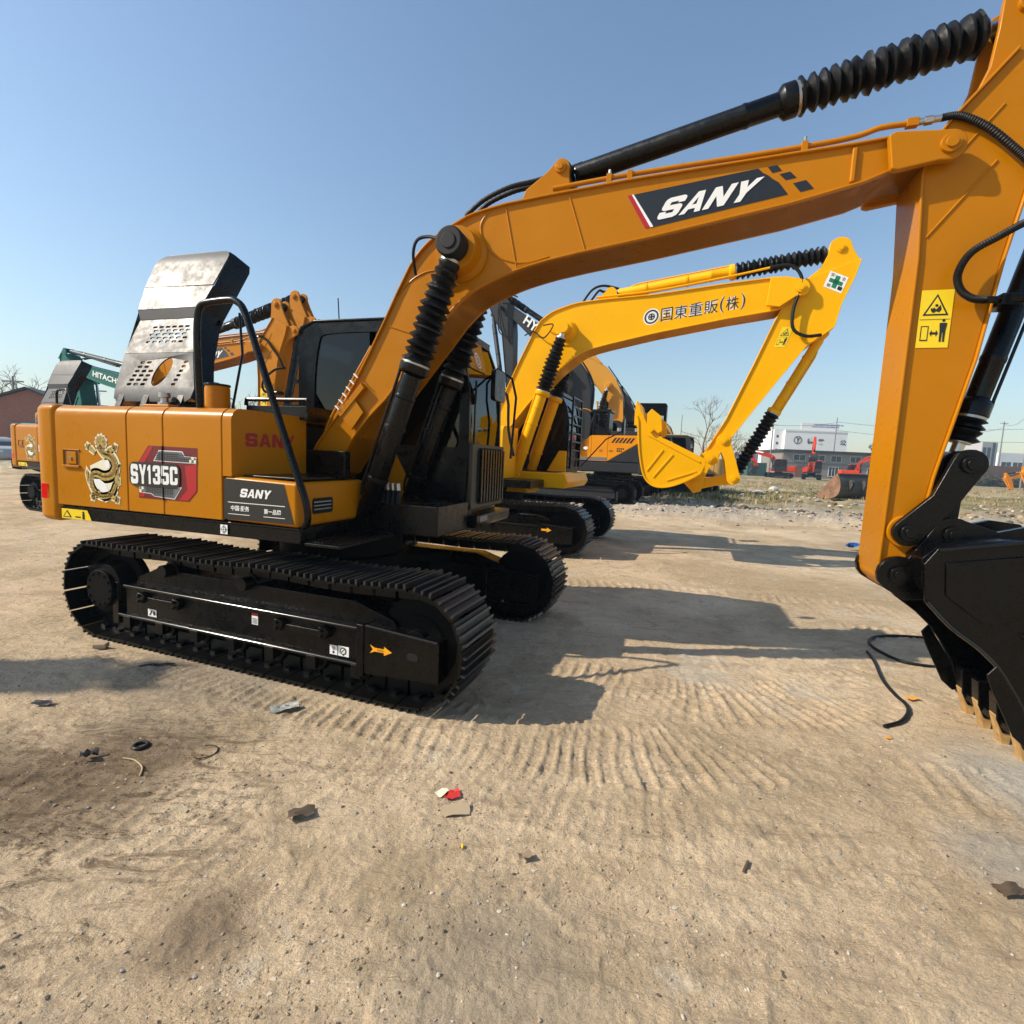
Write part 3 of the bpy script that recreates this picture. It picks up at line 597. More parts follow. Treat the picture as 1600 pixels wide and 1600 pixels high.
# ------------------------------------------------------------------ the amber excavator in front
SW = .0486
TH = -.3446
def main_excavator():
    root = thing('excavator', 'large amber excavator in the foreground with raised black engine cover and dragon sticker', 'excavator', (-1.5519, 4.7075, 0), TH, 'amber excavators')
    Lf, Lr, H, Yo, wd = 1.855, -1.838, .8075, 1.2508, .4965
    undercarriage(root, Lf, Lr, H, Yo, wd)
    fr = [c for c in root.children if c.name.startswith('track_frame')][0]
    z = .345
    def arrow(x0, y): return [(x0, z+.028), (x0+.035, z+.013), (x0+.105, z+.013), (x0+.105, z+.03), (x0+.165, z), (x0+.105, z-.03), (x0+.105, z-.013), (x0+.035, z-.013), (x0, z-.028), (x0+.02, z)]
    sticker('arrow_sticker', [(ORV, [arrow(1.15, 0)]), (mat('arrow_dark_bar', (.55, .2, .01), .4), [rect(1.205, 1.25, z-.008, z+.008)])], -1.195, fr)  # darker orange bar inside the arrow vinyl
    mb = MB(); mb.prism(rrect(1.42, 1.5, .315, .365, .02, 3), -1.194, -1.16); mb.build('grease_opening', mat('dark_recess_shade', (.002, .002, .002), .9), fr)  # opening drawn as a flat plate, its inner shade painted black
    sticker('lashing_sticker', [(WHT, [rect(.80, .862, .235, .30), rect(.868, .955, .235, .305)]), (BVN, [ell(.831, .28, .010, .012, 10), ell(.831, .253, .008, .01, 10), ell(.911, .272, .026, .026, 14), rect(.906, .916, .24, .262)]), (WHT, [ell(.831, .28, .006, .008, 10), ell(.911, .272, .018, .018, 14)]), (BVN, [[(.90, .262), (.926, .286), (.922, .29), (.896, .266)]])], -1.153, fr)
    sticker('lashing_sticker', [(WHT, [rect(-.955, -.86, .235, .295)]), (BVN, [[(-.94, .245), (-.925, .245), (-.9, .285), (-.915, .285)], ell(-.885, .265, .012, .018, 10)])], -1.153, fr)
    sticker('caution_tag', [(WHT, [rect(.115, .172, .335, .42)]), (RVN, [rect(.115, .172, .40, .42)]), (GVN, [rect(.122, .165, .345+.011*i, .350+.011*i) for i in range(4)])], -1.153, fr)
    # ---- upper frame and skirt
    mb = MB(); mb.prism([(-1.84, -1.165), (.48, -1.165), (.48, -.2), (.98, -.1), (.98, 1.1), (-1.84, 1.165)], .955, 1.062, 'z')
    mb.box(-1.6, 1.15, -.42, .2, .96, 1.2); mb.box(-1.84, .478, -1.172, -1.15, 1.045, 1.064)
    mb.prism([(.2, 1.06), (.85, 1.06), (.62, 1.2), (.42, 1.2), (.2, 1.5)], -.38, -.35); mb.prism([(.2, 1.06), (.85, 1.06), (.62, 1.2), (.42, 1.2), (.2, 1.5)], .13, .16); mb.cyl((0, -.42, 1.49), (0, .2, 1.49), .09); mb.box(-.3, .3, -.42, -.34, 1.05, 1.6); mb.box(-.3, .3, .12, .2, 1.05, 1.6)
    deck = mb.build('upper_frame', BLK, root, bev=.008, rz=SW)
    sticker('lifting_mark', [(WHT, [rect(-.20, -.135, .972, 1.04)]), (BVN, [ell(-.167, 1.006, .022, .022, 16), rect(-.20, -.135, 1.0045, 1.0075), rect(-.1685, -.1655, .972, 1.04)]), (WHT, [ell(-.167, 1.006, .017, .017, 16)]), (BVN, [rect(-.19, -.145, 1.0045, 1.0075), rect(-.1685, -.1655, .98, 1.032)])], -1.1735, deck)
    sticker('swing_warning', [(YVN, [[(-1.835, 1.04), (-1.835, .960), (-1.50, .960), (-1.52, 1.0), (-1.545, 1.04)]]), (BVN, [[(-1.77, 1.03), (-1.82, .972), (-1.72, .972)], rect(-1.60, -1.575, .965, 1.01), ell(-1.588, 1.02, .012, .010, 8), [(-1.68, .975), (-1.62, .975), (-1.62, .985), (-1.68, .985)]]), (YVN, [[(-1.77, 1.016), (-1.803, .978), (-1.737, .978)]])], -1.168, deck)
    # ---- counterweight
    plan = [(-1.846, -1.19)]+arc(-1.96, -.93, .26, 270, 208, 7)+[(-2.28, -.5), (-2.31, 0), (-2.28, .5)]+arc(-1.96, .93, .26, 152, 90, 7)+[(-1.846, 1.19)]
    mb = MB(); mb.prism(plan, .93, 1.875, 'z'); cw = mb.build('counterweight', AMB, root, bev=.055, seg=4, rz=SW)
    mb = MB(); mb.prism(rrect(-2.03, -1.93, 1.11, 1.235, .012, 3), -1.19, -1.17); mb.build('tail_reflector', LRED, cw, bev=.004)
    # ---- side doors, rounded at the top outer edge
    inner = MB(); inner.box(-1.84, -.17, -1.12, 1.12, 1.07, 1.80); inner.box(-.17, .3, .25, 1.12, 1.07, 1.30); inner.build('engine_bay', mat('bay_black', (.008, .008, .008), .7), root, rz=SW)
    def door(x0, x1, name='side_door'):
        prof = [(-1.189, 1.073)]+arc(-1.099, 1.778, .09, 180, 90, 6)+[(-.55, 1.872), (-.55, 1.84), (-1.09, 1.838), (-1.155, 1.77), (-1.155, 1.073)]
        mb = MB(); mb.prism(prof, x0+.004, x1-.004, 'x'); return mb.build(name, AMB, root, bev=.007, rz=SW)
    d1 = door(-1.843, -1.07); d2 = door(-1.07, -.708); d3 = door(-.708, -.162)
    mb = MB(); mb.box(-1.84, -.16, -.55, .25, 1.83, 1.868); mb.box(-1.84, -.8, .25, 1.1, 1.83, 1.868); mb.build('hood_deck', AMB, root, bev=.01, rz=SW)
    mb = MB(); mb.prism([(1.10, 1.07), (1.189, 1.07), (1.189, 1.78), (1.13, 1.868), (1.10, 1.868)], -1.84, -.8, 'x'); mb.build('left_door', AMB, root, bev=.02, rz=SW)
    # door latch
    mb = MB(); mb.prism([(-1.745, 1.515), (-1.575, 1.515), (-1.575, 1.395), (-1.745, 1.395)], -1.1905, -1.17); k = mb.build('latch_recess', mat('amber_recess_shade', (.25, .10, .012), .6), d1)  # recess drawn flat, its shade put into a darker amber
    mb = MB(); mb.prism([(-1.75, 1.395), (-1.565, 1.395), (-1.565, 1.378), (-1.75, 1.378)], -1.206, -1.185); mb.prism([(-1.752, 1.52), (-1.742, 1.52), (-1.742, 1.38), (-1.752, 1.38)], -1.2, -1.185); mb.prism([(-1.752, 1.52), (-1.565, 1.52), (-1.565, 1.512), (-1.752, 1.512)], -1.2, -1.185)
    mb.prism([(-1.70, 1.50), (-1.60, 1.50), (-1.60, 1.405), (-1.70, 1.405)], -1.2, -1.186); o = mb.build('latch', AMB, d1, bev=.003)
    mb = MB(); mb.cyl((-1.655, -1.2, 1.45), (-1.655, -1.207, 1.45), .014, 14); mb.build('latch_lock', STEEL, d1)
    dragon(d1)
    # model badge: spans two doors
    bx = -1.193
    HEX = [(-.850, 1.577), (-.383, 1.574), (-.389, 1.262), (-.468, 1.184), (-.955, 1.183), (-.955, 1.45)]
    HEXI = [(-.842, 1.570), (-.390, 1.567), (-.396, 1.266), (-.472, 1.191), (-.948, 1.190), (-.948, 1.448)]
    bands = [[(-.93+.09*i, 1.2), (-.90+.09*i, 1.2), (-.80+.05*i, 1.565), (-.83+.05*i, 1.565)] for i in range(0)]
    def chk(x, zz, n, mm, c=.02): return [rect(x+c*i, x+c*i+c, zz+c*j, zz+c*j+c) for i in range(n) for j in range(mm) if (i+j) % 2 == 0]
    badge = sticker('model_badge', [(DRV, [HEX]), (RVN, [[(-.842, 1.570), (-.80, 1.570), (-.93, 1.40), (-.948, 1.448)], [(-.50, 1.44), (-.390, 1.46), (-.396, 1.266), (-.472, 1.191), (-.56, 1.191), (-.48, 1.27)], [(-.945, 1.262), (-.945, 1.195), (-.90, 1.195), (-.90, 1.262)]]),
        (WHT, [[(-.745, 1.547), (-.52, 1.546), (-.495, 1.512), (-.388, 1.508), (-.388, 1.462), (-.80, 1.466)], [(-.948, 1.272), (-.53, 1.284), (-.60, 1.192), (-.80, 1.202), (-.83, 1.22), (-.948, 1.224)]]),
        (GVN, [[(-.742, 1.541), (-.524, 1.540), (-.50, 1.506), (-.39, 1.502), (-.39, 1.467), (-.79, 1.471)], [(-.944, 1.268), (-.54, 1.279), (-.604, 1.198), (-.80, 1.207), (-.832, 1.226), (-.944, 1.229)]]),
        (BVN, [rect(-.77+.016*i, -.766+.016*i, 1.473, 1.535 if i < 14 else 1.50) for i in range(1, 20)]+[rect(-.77, -.44, 1.476+.014*i, 1.480+.014*i) for i in range(4)]+[rect(-.88+.016*i, -.876+.016*i, 1.226 if i < 5 else 1.205, 1.272) for i in range(17)]+[rect(-.88, -.60, 1.232+.012*i, 1.235+.012*i) for i in range(4)]),
        (CRV, chk(-.452, 1.468, 3, 2, .021)+chk(-.942, 1.228, 2, 2, .021)),
        (BVN, [rrect(-1.040, -.545, 1.272, 1.452, .05, 5)])], -1.1895, d2, .0012,
        texts=[(WHT, 'SY135C', [(-1.022, 1.288), (-.562, 1.300), (-.562, 1.432), (-1.022, 1.436)], 0, .075)])
    mb = MB(); mb.box(-.7095, -.7065, -1.2005, -1.19, 1.18, 1.58); mb.build('door_gap', BVN, d3)
    # ---- fuel tank with red lettering on its front face
    prof = [(-1.189, 1.39), (-.42, 1.39), (-.42, 1.865), (-1.10, 1.865)]+arc(-1.099, 1.775, .09, 90, 180, 6)
    mb = MB(); mb.prism(prof, -.156, -.078, 'x'); ft = mb.build('fuel_tank', AMB, root, bev=.028, seg=4, rz=SW, ang=50)
    mb = MB(); block_word(mb, 'SANY', [(-.0765, -1.066, 1.603), (-.0765, -.562, 1.603), (-.0765, -.555, 1.708), (-.0765, -1.066, 1.70)]); mb.build('maker_lettering', SRED, ft)
    # ---- front tool box
    mb = MB(); mb.prism([(-.158, 1.075), (.475, 1.066), (.475, 1.375), (-.158, 1.392)], -1.186, -.40); tb = mb.build('tool_box', AMB, root, bev=.03, seg=4, rz=SW, ang=25)
    sticker('maker_plate', [(BVN, [[(-.15, 1.374), (.366, 1.358), (.448, 1.09), (-.15, 1.088)]]), (WHT, [rect(-.113, .374, 1.206, 1.211), rect(-.113, .076, 1.124, 1.128), rect(.195, .374, 1.124, 1.128)])], -1.1865, tb,
        texts=[(WHT, 'SANY', [(-.008, 1.250), (.247, 1.250), (.266, 1.310), (.008, 1.310)], .15, .05), (WHT, '中国·服务', [(-.085, 1.150), (.075, 1.150), (.075, 1.188), (-.085, 1.188)], 0, .02), (WHT, '第一品牌', [(.20, 1.146), (.343, 1.146), (.343, 1.182), (.20, 1.182)], 0, .02)])
    mb = MB(); mb.box(-.04, .44, -1.13, -.46, 1.388, 1.404); mb.build('tread_plate', BLK, tb, bev=.006)
    mb = MB(); mb.prism(rrect(-1.04, -.81, 1.15, 1.262, .02, 3), .46, .4765, 'x'); v_ = mb.build('vent', mat('dark_recess_shade', (.002, .002, .002), .9), tb)  # vent opening is a flat plate with its shade painted black
    mb = MB()
    for i in range(3): mb.box(.474, .4795, -1.02, -.83, 1.178+.026*i, 1.186+.026*i)
    mb.build('vent_louvre', ZINC, v_)
    mb = MB(); mb.box(.50, .78, -1.15, -.45, .945, .965)
    for i in range(10): mb.box(.51+.027*i, .525+.027*i, -1.13, -.47, .965, .976)
    mb.build('step', BLK, root, bev=.003, rz=SW)
    # ---- handrail, filler, exhaust
    mb = MB(); pts = [(-.47, -1.08, 1.80), (-.452, -1.10, 1.93), (-.42, -1.14, 2.18), (-.413, -1.15, 2.33), (-.405, -1.15, 2.5), (-.375, -1.15, 2.565), (-.31, -1.15, 2.588), (-.12, -1.15, 2.597), (-.05, -1.15, 2.578), (.005, -1.15, 2.52), (.10, -1.16, 2.31), (.3, -1.19, 1.865), (.463, -1.215, 1.507), (.555, -1.22, 1.29), (.575, -1.215, 1.2), (.565, -1.2, 1.12), (.52, -1.17, 1.08)]
    mb.tube(pts, .024, 12, smooth=3); mb.build('handrail', BLK, root, rz=SW)
    mb = MB(); mb.lathe((-.80, -.62, 1.86), (-.80, -.62, 2.09), [(0, .095), (.9, .095), (1, .09)], 28); mb.tube([(-.86, -.7, 1.87), (-.86, -.73, 1.93), (-.82, -.74, 1.93), (-.82, -.71, 1.87)], .008, 6)
    ex = mb.build('exhaust_stub', AMB, root, rz=SW, bev=.004)
    mb = MB(); mb.cyl((-.80, -.62, 2.088), (-.80, -.62, 2.105), .1, 28); mb.build('exhaust_cap', BLK, ex, bev=.004)
    mb = MB(); mb.box(-1.52, -1.22, -.72, -.5, 1.862, 1.925); mb.box(-1.2, -.98, -.7, -.5, 1.862, 1.9); o = mb.build('hinge_block', AMB, root, bev=.01, rz=SW)
    mb = MB(); mb.lathe((-1.36, -.64, 1.92), (-1.36, -.64, 2.03), [(0, .05), (.25, .05), (.3, .03), (.6, .03), (.65, .045), (1, .045)], 16); mb.build('rubber_mount', ZINC, o)
    raised_lid(root, -2.05, -1.14, -.6, 1.965, 0.0, 3.42, HOOD, rz=SW, depth=.19)
    mb = MB(); mb.tube([(-1.2, -.1, 1.86), (-1.25, .1, 2.5), (-1.3, .12, 2.9)], .012, 8); mb.tube([(-2.0, -.1, 1.86), (-1.95, .1, 2.6)], .012, 8); mb.build('cover_stay', BLK, root, rz=SW)
    # ---- deck behind cab: rails and dark boxes
    mb = MB(); mb.box(-.62, .0, -.5, -.1, 1.84, 1.95); mb.tube([(-.62, -.5, 1.95), (-.62, -.5, 2.0), (.0, -.5, 2.0), (.0, -.5, 1.9)], .018, 8)
    mb.box(-1.0, -.76, .35, 1.1, 1.86, 2.05); mb.build('deck_rail', BLK, root, bev=.008, rz=SW)
    # ---- cab
    cab = make_cab(root, -.76, 1.055, .31, 1.2, 1.02, 2.86, BLK, BLK, rz=SW)
    mb = MB(); mb.tube([(-.5, .6, 2.85), (-.5, .6, 2.87), (-.52, .6, 3.15)], .006, 6); mb.build('antenna', BLK, cab)
    mb = MB(); mb.box(1.10, 1.145, .28, 1.17, 1.12, 1.72); mb.box(1.02, 1.10, .34, .42, 1.05, 1.75)
    gp = mb.build('front_guard', mat('guard_frame', (.035, .028, .018), .5, var=.2), cab, bev=.012)
    mb = MB(); mb.prism(rrect(.40, 1.12, 1.16, 1.69, .06, 4), 1.146, 1.152, 'x', 1)
    for i in range(9): mb.box(1.15, 1.178, .44+.078*i, .478+.078*i, 1.18, 1.675, 0)
    mb.build('guard_grille', [BLK, mat('dark_recess_shade', (.002, .002, .002), .9)], gp, bev=.008)  # shade between the bars painted as a black backing
    # mirror, wiper, work light, sticker
    mb = MB(); mb.tube([(1.0, 1.24, 2.55), (1.16, 1.3, 2.45), (1.22, 1.28, 2.25), (1.2, 1.24, 1.6)], .013, 8); mb.build('mirror_arm', BLK, cab)
    mb = MB(); mb.prism(rrect(.55, .86, 2.14, 2.43, .05, 4), 1.19, 1.235, 'x'); mb.tube([(1.21, .86, 2.3), (1.1, 1.1, 2.45), (1.0, 1.2, 2.5)], .012, 8); mb.build('mirror', BLK, cab, bev=.012)
    mb = MB(); mb.box(1.085, 1.10, .42, .445, 1.72, 2.3); mb.box(1.09, 1.11, .40, .47, 1.72, 1.84); mb.build('wiper', BLK, cab, bev=.005)
    mb = MB(); mb.box(.93, 1.0, .62, .72, 2.88, 2.96); mb.tube([(.95, .67, 2.8), (.95, .67, 2.9)], .012, 8); wl = mb.build('work_light', BLK, cab, bev=.008)
    mb = MB(); mb.box(1.0, 1.006, .63, .71, 2.89, 2.95); mb.build('light_lens', mat('lamp_lens', (.7, .68, .6), .2), wl)
    mb = MB(); mb.strip([(1.028, 2.42), (.955, 2.70)], -.004, .42, .86); vz = mb.build('amber_panel', AMB, cab)  # amber panel set inside the upper windshield
    mb = MB()
    def V(a, r): return (1.012-(math.sin(a)*r*.30), .66+math.cos(a)*r, 2.52+math.sin(a)*r)
    n = 20
    for ra, rb in ((.06, .075), (.032, .044)):
        v = []
        for k in range(n): a = 2*math.pi*k/n; v += [V(a, ra), V(a, rb)]
        mb.add(v, [(2*k, 2*k+1, (2*k+3) % (2*n), (2*k+2) % (2*n)) for k in range(n)])
    mb.add([V(0, .03), V(math.pi/2, .006), V(math.pi, .03), V(-math.pi/2, .006)], [(0, 1, 2, 3)]); mb.add([V(math.pi/2, .03), V(math.pi, .006), V(-math.pi/2, .03), V(0, .006)], [(0, 1, 2, 3)])
    mb.build('round_emblem', WHT, cab)
    mb = MB(); mb.prism([(.45, .96), (1.2, .96), (1.22, 1.0), (1.22, 1.07), (.45, 1.07)], .25, 1.22); sl_ = mb.build('cab_sill', BLK, root, bev=.01, rz=SW)
    mb = MB(); mb.add([(1.2215, .32, 1.01), (1.2215, .52, 1.01), (1.2215, .52, 1.06), (1.2215, .32, 1.06)], [(0, 1, 2, 3)]); mb.build('sill_sticker', GVN, sl_)
    mb = MB(); mb.prism([(.30, 1.07), (.72, 1.07), (.40, 1.62), (.30, 1.62)], .19, .205); mb.build('cab_front_panel', AMB, root, rz=SW)
    # ---- boom
    y0, y1 = -.318, .098
    top = [(-.115, 1.56), (-.06, 1.66), (.172, 1.945), (.432, 2.399), (.574, 2.662), (.677, 2.865)]+sm2([(.79, 3.07), (.885, 3.18), (1.0, 3.27), (1.173, 3.356), (1.313, 3.41), (1.561, 3.455)], 3)+[(1.894, 3.485), (2.447, 3.527), (2.915, 3.55), (3.8, 3.59), (3.933, 3.60), (4.15, 3.57)]
    bot = [(-.11, 1.44), (0, 1.375), (.11, 1.41), (.31, 1.72), (.44, 1.875), (.606, 2.032), (.765, 2.222), (1.002, 2.512)]+sm2([(1.132, 2.673), (1.25, 2.785), (1.36, 2.855), (1.511, 2.92), (1.68, 2.975), (1.887, 3.023)], 3)+[(2.13, 3.063), (2.631, 3.133), (3.461, 3.268), (3.838, 3.35), (3.983, 3.404), (4.22, 3.44)]
    boom = girder(root, 'boom', top, bot, y0, y1, AMB, rz=SW)
    mb = MB()
    for ya, yb in ((-.372, -.322), (.102, .152)):
        mb.prism([(3.925, 3.575), (3.955, 3.385), (3.985, 3.375), (4.185, 3.405)]+arc(4.23, 3.485, .085, 280, 440, 10)+[(4.18, 3.572), (3.96, 3.592)], ya, yb)
        mb.box(3.76, 3.79, *((y0+.004, y0+.03) if ya < 0 else (y1-.03, y1-.004)), 3.36, 3.56)
    mb.build('boom_fork', AMB, boom, bev=.01)
    mb = MB(); pin(mb, 4.23, 3.487, -.392, .172, .052); mb.cyl((0, -.34, 1.49), (0, .12, 1.49), .115, 28)
    for s_ in (-1, 1):
        yb = -.11+s_*.19; mb.lathe((1.235, yb, 3.115), (1.235, -.11+s_*.335, 3.115), [(0, .20), (.12, .19), (.3, .165), (1, .155)], 32)
    mb.build('boom_boss', AMB, boom, bev=.004)
    mb = MB()
    for yb, s_ in ((-.11-.335, -1), (-.11+.335, 1)):
        mb.lathe((1.235, yb, 3.115), (1.235, yb+s_*.13, 3.115), [(0, .105), (.9, .105), (1, .095)], 28); mb.cyl((1.235, yb+s_*.13, 3.115), (1.235, yb+s_*.138, 3.115), .055, 24)
    mb.build('cylinder_head_pin', RUB, boom, bev=.004)
    # weld seams and lower bracket with zip ties
    mb = MB()
    yw = y0+.022
    for a, b in (((1.56, 3.43), (1.66, 3.0)), ((1.66, 3.0), (1.9, 3.06)), ((.56, 2.63), (.98, 2.50)), ((2.03, 3.46), (2.16, 3.09))):
        mb.tube([(a[0], yw, a[1]), (b[0], yw, b[1])], .006, 6)
    mb.tube([(.56, yw, 2.62), (.66, yw, 2.80), (.78, yw, 2.94), (.92, yw, 3.01), (1.05, yw, 3.02)], .006, 6, smooth=4)
    mb.tube([(1.45, yw, 3.43), (1.37, yw, 3.33), (1.40, yw, 3.2), (1.5, yw, 3.09), (1.7, yw, 3.03), (1.9, yw, 3.06)], .007, 6, smooth=4)
    mb.build('weld_seam', AMB, boom)
    mb = MB(); mb.prism([(.17, 1.91), (.30, 2.06), (.41, 1.925), (.30, 1.78)], -.335, -.314); mb.prism([(.165, 1.915), (.20, 1.88), (.42, 2.12), (.39, 2.16)], -.345, -.29); mb.build('pipe_bracket', AMB, boom, bev=.004)
    mb = MB()
    for i in range(6): x = .2+.035*i; zz = 1.95+.052*i; mb.tube([(x-.03, -.30, zz+.015), (x-.05, -.345, zz+.02), (x-.01, -.35, zz-.01)], .006, 6)
    mb.build('hose_tie', WHT, boom)
    mb = MB()
    for k in range(3): mb.tube([(-.02-.03*k, -.24+.05*k, 1.55), (.02-.02*k, -.30+.05*k, 1.75), (.11, -.31+.05*k, 1.92), (.22, -.31+.05*k, 2.08), (.45, -.29+.05*k, 2.46)], .013, 8, smooth=5)
    mb.build('steel_pipe', AMB, boom)
    # decal on the boom side
    yd = y0+.0235
    sticker('maker_decal', [(BVN, [[(2.475, 3.425), (3.244, 3.506), (3.275, 3.475), (3.31, 3.455), (3.335, 3.432), (3.37, 3.41), (3.43, 3.332), (2.62, 3.203)], [(3.299, 3.508), (3.353, 3.514), (3.382, 3.478), (3.328, 3.469)], [(3.369, 3.458), (3.43, 3.467), (3.47, 3.427), (3.409, 3.418)], [(3.452, 3.395), (3.525, 3.407), (3.573, 3.352), (3.498, 3.339)]]),
        (RVN, [[(2.436, 3.420), (2.463, 3.424), (2.600, 3.205), (2.567, 3.199)]]), (WHT, [[(2.463, 3.424), (2.475, 3.425), (2.620, 3.206), (2.600, 3.203)]])], yd, boom,
        texts=[(WHT, 'SANY', [(2.632, 3.243), (3.20, 3.319), (3.285, 3.452), (2.70, 3.376)], .22, .075)])
    # ---- cylinders
    for yy, sd in ((-.45, 3), (.23, 4)):
        ram(root, 'boom_cylinder', (.50, 1.03), (1.235, 3.115), yy, .078, .56, .60, .955, BLK, rb=1.5, nb=13, eyew=.06, rz=SW, seed=sd, soft=.30)
    ram(root, 'arm_cylinder', (1.95, 3.672), (4.563, 4.251), -.11, .07, .535, .575, .945, BLK, rb=1.62, nb=16, eyew=.12, rz=SW, seed=9, soft=-.08, pipes=False)
    mb = MB(); mb.prism([(1.66, 3.46), (1.70, 3.55), (1.86, 3.66)]+arc(1.95, 3.672, .065, 110, -20, 8)+[(2.03, 3.5), (2.0, 3.47)], -.27, -.235); mb.prism([(1.66, 3.46), (1.70, 3.55), (1.86, 3.66)]+arc(1.95, 3.672, .065, 110, -20, 8)+[(2.03, 3.5), (2.0, 3.47)], .015, .05); pin(mb, 1.95, 3.672, -.29, .07, .04); mb.build('cylinder_bracket', AMB, root, bev=.006, rz=SW)
    # ---- arm
    poly_l = [(4.225, .90), (4.165, 1.0), (4.175, 1.9), (4.178, 2.9), (4.15, 3.37), (4.18, 3.54), (4.26, 3.66), (4.54, 4.0)]
    poly_r = [(4.35, 1.0), (4.338, 1.24), (4.384, 1.613), (4.516, 2.314), (4.585, 2.882), (4.66, 3.32), (4.82, 3.70), (4.86, 3.85)]
    arm = girder(root, 'arm', [(p[0], p[1]) for p in poly_l], [(p[0], p[1]) for p in poly_r], -.295, .065, AMB, rz=SW, fl=.02, th=-.016)
    mb = MB()
    for ya, yb in ((-.24, -.205), (-.03, .005)):
        mb.prism([(4.22, 3.6), (4.37, 3.80), (4.425, 3.95), (4.445, 4.15)]+arc(4.563, 4.251, .12, 160, -10, 10)+[(4.75, 4.08), (4.88, 3.84), (4.7, 3.6)], ya, yb)
    mb.prism([(4.70, 3.6), (4.88, 3.84), (4.98, 3.86)]+arc(5.0, 3.76, .09, 60, -60, 6)+[(4.86, 3.6), (4.72, 3.45)], -.24, -.205); mb.prism([(4.70, 3.6), (4.88, 3.84), (4.98, 3.86)]+arc(5.0, 3.76, .09, 60, -60, 6)+[(4.86, 3.6), (4.72, 3.45)], -.03, .005)
    mb.build('arm_ear', AMB, arm, bev=.008)
    mb = MB(); pin(mb, 4.563, 4.251, -.27, .03, .05); mb.cyl((4.255, -.31, .992), (4.255, .08, .992), .1, 28); mb.cyl((4.276, -.31, 1.261), (4.276, .08, 1.261), .1, 28); pin(mb, 5.0, 3.76, -.26, .03, .045); mb.build('arm_boss', AMB, arm, bev=.004)
    warning_sign('warning_sign', 4.214, 4.378, 2.38, 2.716, -.2765, arm)
    mb = MB(); mb.tube([(4.30, -.2765, 3.46), (4.5, -.2765, 3.72)], .005, 6); mb.tube([(4.20, -.2765, 3.02), (4.50, -.2765, 3.42)], .006, 6); mb.build('weld_seam', AMB, arm)
    mb = MB()
    for zz in (1.32, 1.62): mb.obox((4.168, -.11, zz), Vector((1, 0, 0)), Vector((0, 1, 0)), Vector((0, 0, 1)), .008, .03, .035)
    mb.build('rest_pad', AMB, arm, bev=.006)
    ram(root, 'bucket_cylinder', (5.0, 3.76), (4.54, 1.69), -.115, .062, .80, .855, .93, BLK, rb=1.5, nb=4, eyew=.07, rz=SW, seed=5, soft=0)
    linkage(root, (4.276, 1.261), (4.54, 1.69), (4.5, 1.265), -.30, .075, BLK, rz=SW)
    bk = bucket(root, (4.25, .995), (4.5, 1.265), -.53, .26, BLK, TOOTH, 4, rz=SW)
    mb = MB(); mb.tube([(x+.006, -.533, z+.004) for x, z in sm2(BK_MOUTH[1:], 3)], .012, 8); mb.tube([(4.36, -.533, 1.192), (4.74, -.533, 1.268), (5.02, -.533, 1.244)], .011, 8); mb.build('edge_bead', MATS['polished_black_edge'], bk)
    mb = MB(); mb.prism([(4.40, 1.12), (4.75, 1.19), (5.0, 1.17), (4.95, .95), (4.62, .78), (4.42, .93)], -.543, -.5305); mb.prism([(4.78, .75), (5.2, .95), (5.36, .78), (5.05, .5)], -.540, -.5305); mb.build('doubler_plate', BLK, bk, bev=.005)
    # ---- pipes and hoses
    mb = MB(); mb.tube([(1.9, -.27, 3.535), (2.45, -.27, 3.572), (3.2, -.27, 3.603), (3.62, -.27, 3.625), (3.80, -.27, 3.645), (3.90, -.28, 3.668), (4.05, -.28, 3.672)], .016, 10, smooth=3); mb.box(4.03, 4.09, -.3, -.26, 3.65, 3.695)
    for x, zz in ((2.30, 3.56), (2.44, 3.566), (3.50, 3.617)): mb.box(x-.018, x+.018, -.295, -.245, zz-.05, zz+.025)
    pp = mb.build('arm_pipe', AMB, root, bev=.002, rz=SW)
    mb = MB(); mb.cyl((4.09, -.28, 3.673), (4.22, -.29, 3.676), .018, 10); mb.cyl((4.12, -.281, 3.674), (4.16, -.285, 3.675), .024, 6)
    for x, zz in ((2.30, 3.585), (3.50, 3.645)): mb.cyl((x, -.27, zz), (x, -.27, zz+.03), .011, 6)
    mb.build('pipe_fitting', ZINC, pp)
    def hose(pts, r=.018, k=22): mb = MB(); mb.tube(pts, r, 10, smooth=k, rib=.22); mb.build('spiral_hose', RUB, root, rz=SW)
    hose([(4.20, -.29, 3.676), (4.29, -.30, 3.668), (4.42, -.31, 3.585), (4.55, -.32, 3.455), (4.64, -.32, 3.36), (4.72, -.31, 3.25), (4.75, -.25, 3.1)])
    hose([(4.75, -.2, 3.10), (4.70, -.32, 3.07), (4.62, -.35, 3.03), (4.517, -.36, 2.967), (4.40, -.36, 2.89), (4.350, -.36, 2.78), (4.37, -.36, 2.69), (4.43, -.36, 2.638), (4.50, -.35, 2.628)])
    mb = MB(); mb.cyl((4.50, -.35, 2.628), (4.58, -.33, 2.632), .02, 10); mb.box(4.575, 4.70, -.36, -.18, 2.60, 2.66); mb.cyl((4.6, -.37, 2.63), (4.72, -.37, 2.63), .022, 8); mb.build('hose_clamp_block', BLK, root, rz=SW)
    mb = MB()
    for k in range(2): mb.tube([(1.2+.03*k, -.2+.07*k, 3.44), (1.35, -.2+.07*k, 3.545), (1.55, -.2+.07*k, 3.615), (1.75, -.18+.06*k, 3.65), (1.93, -.16+.05*k, 3.70), (2.08, -.14+.05*k, 3.75)], .017, 8, smooth=12, rib=.12)
    mb.build('cylinder_hose', RUB, root, rz=SW)
    mb = MB(); mb.tube([(.86, -.335, 2.98), (.88, -.42, 3.10), (.925, -.45, 3.185), (1.02, -.46, 3.20), (1.14, -.52, 3.15)], .012, 8, smooth=10); mb.build('grease_hose', RUB, root, rz=SW)
    mb = MB()
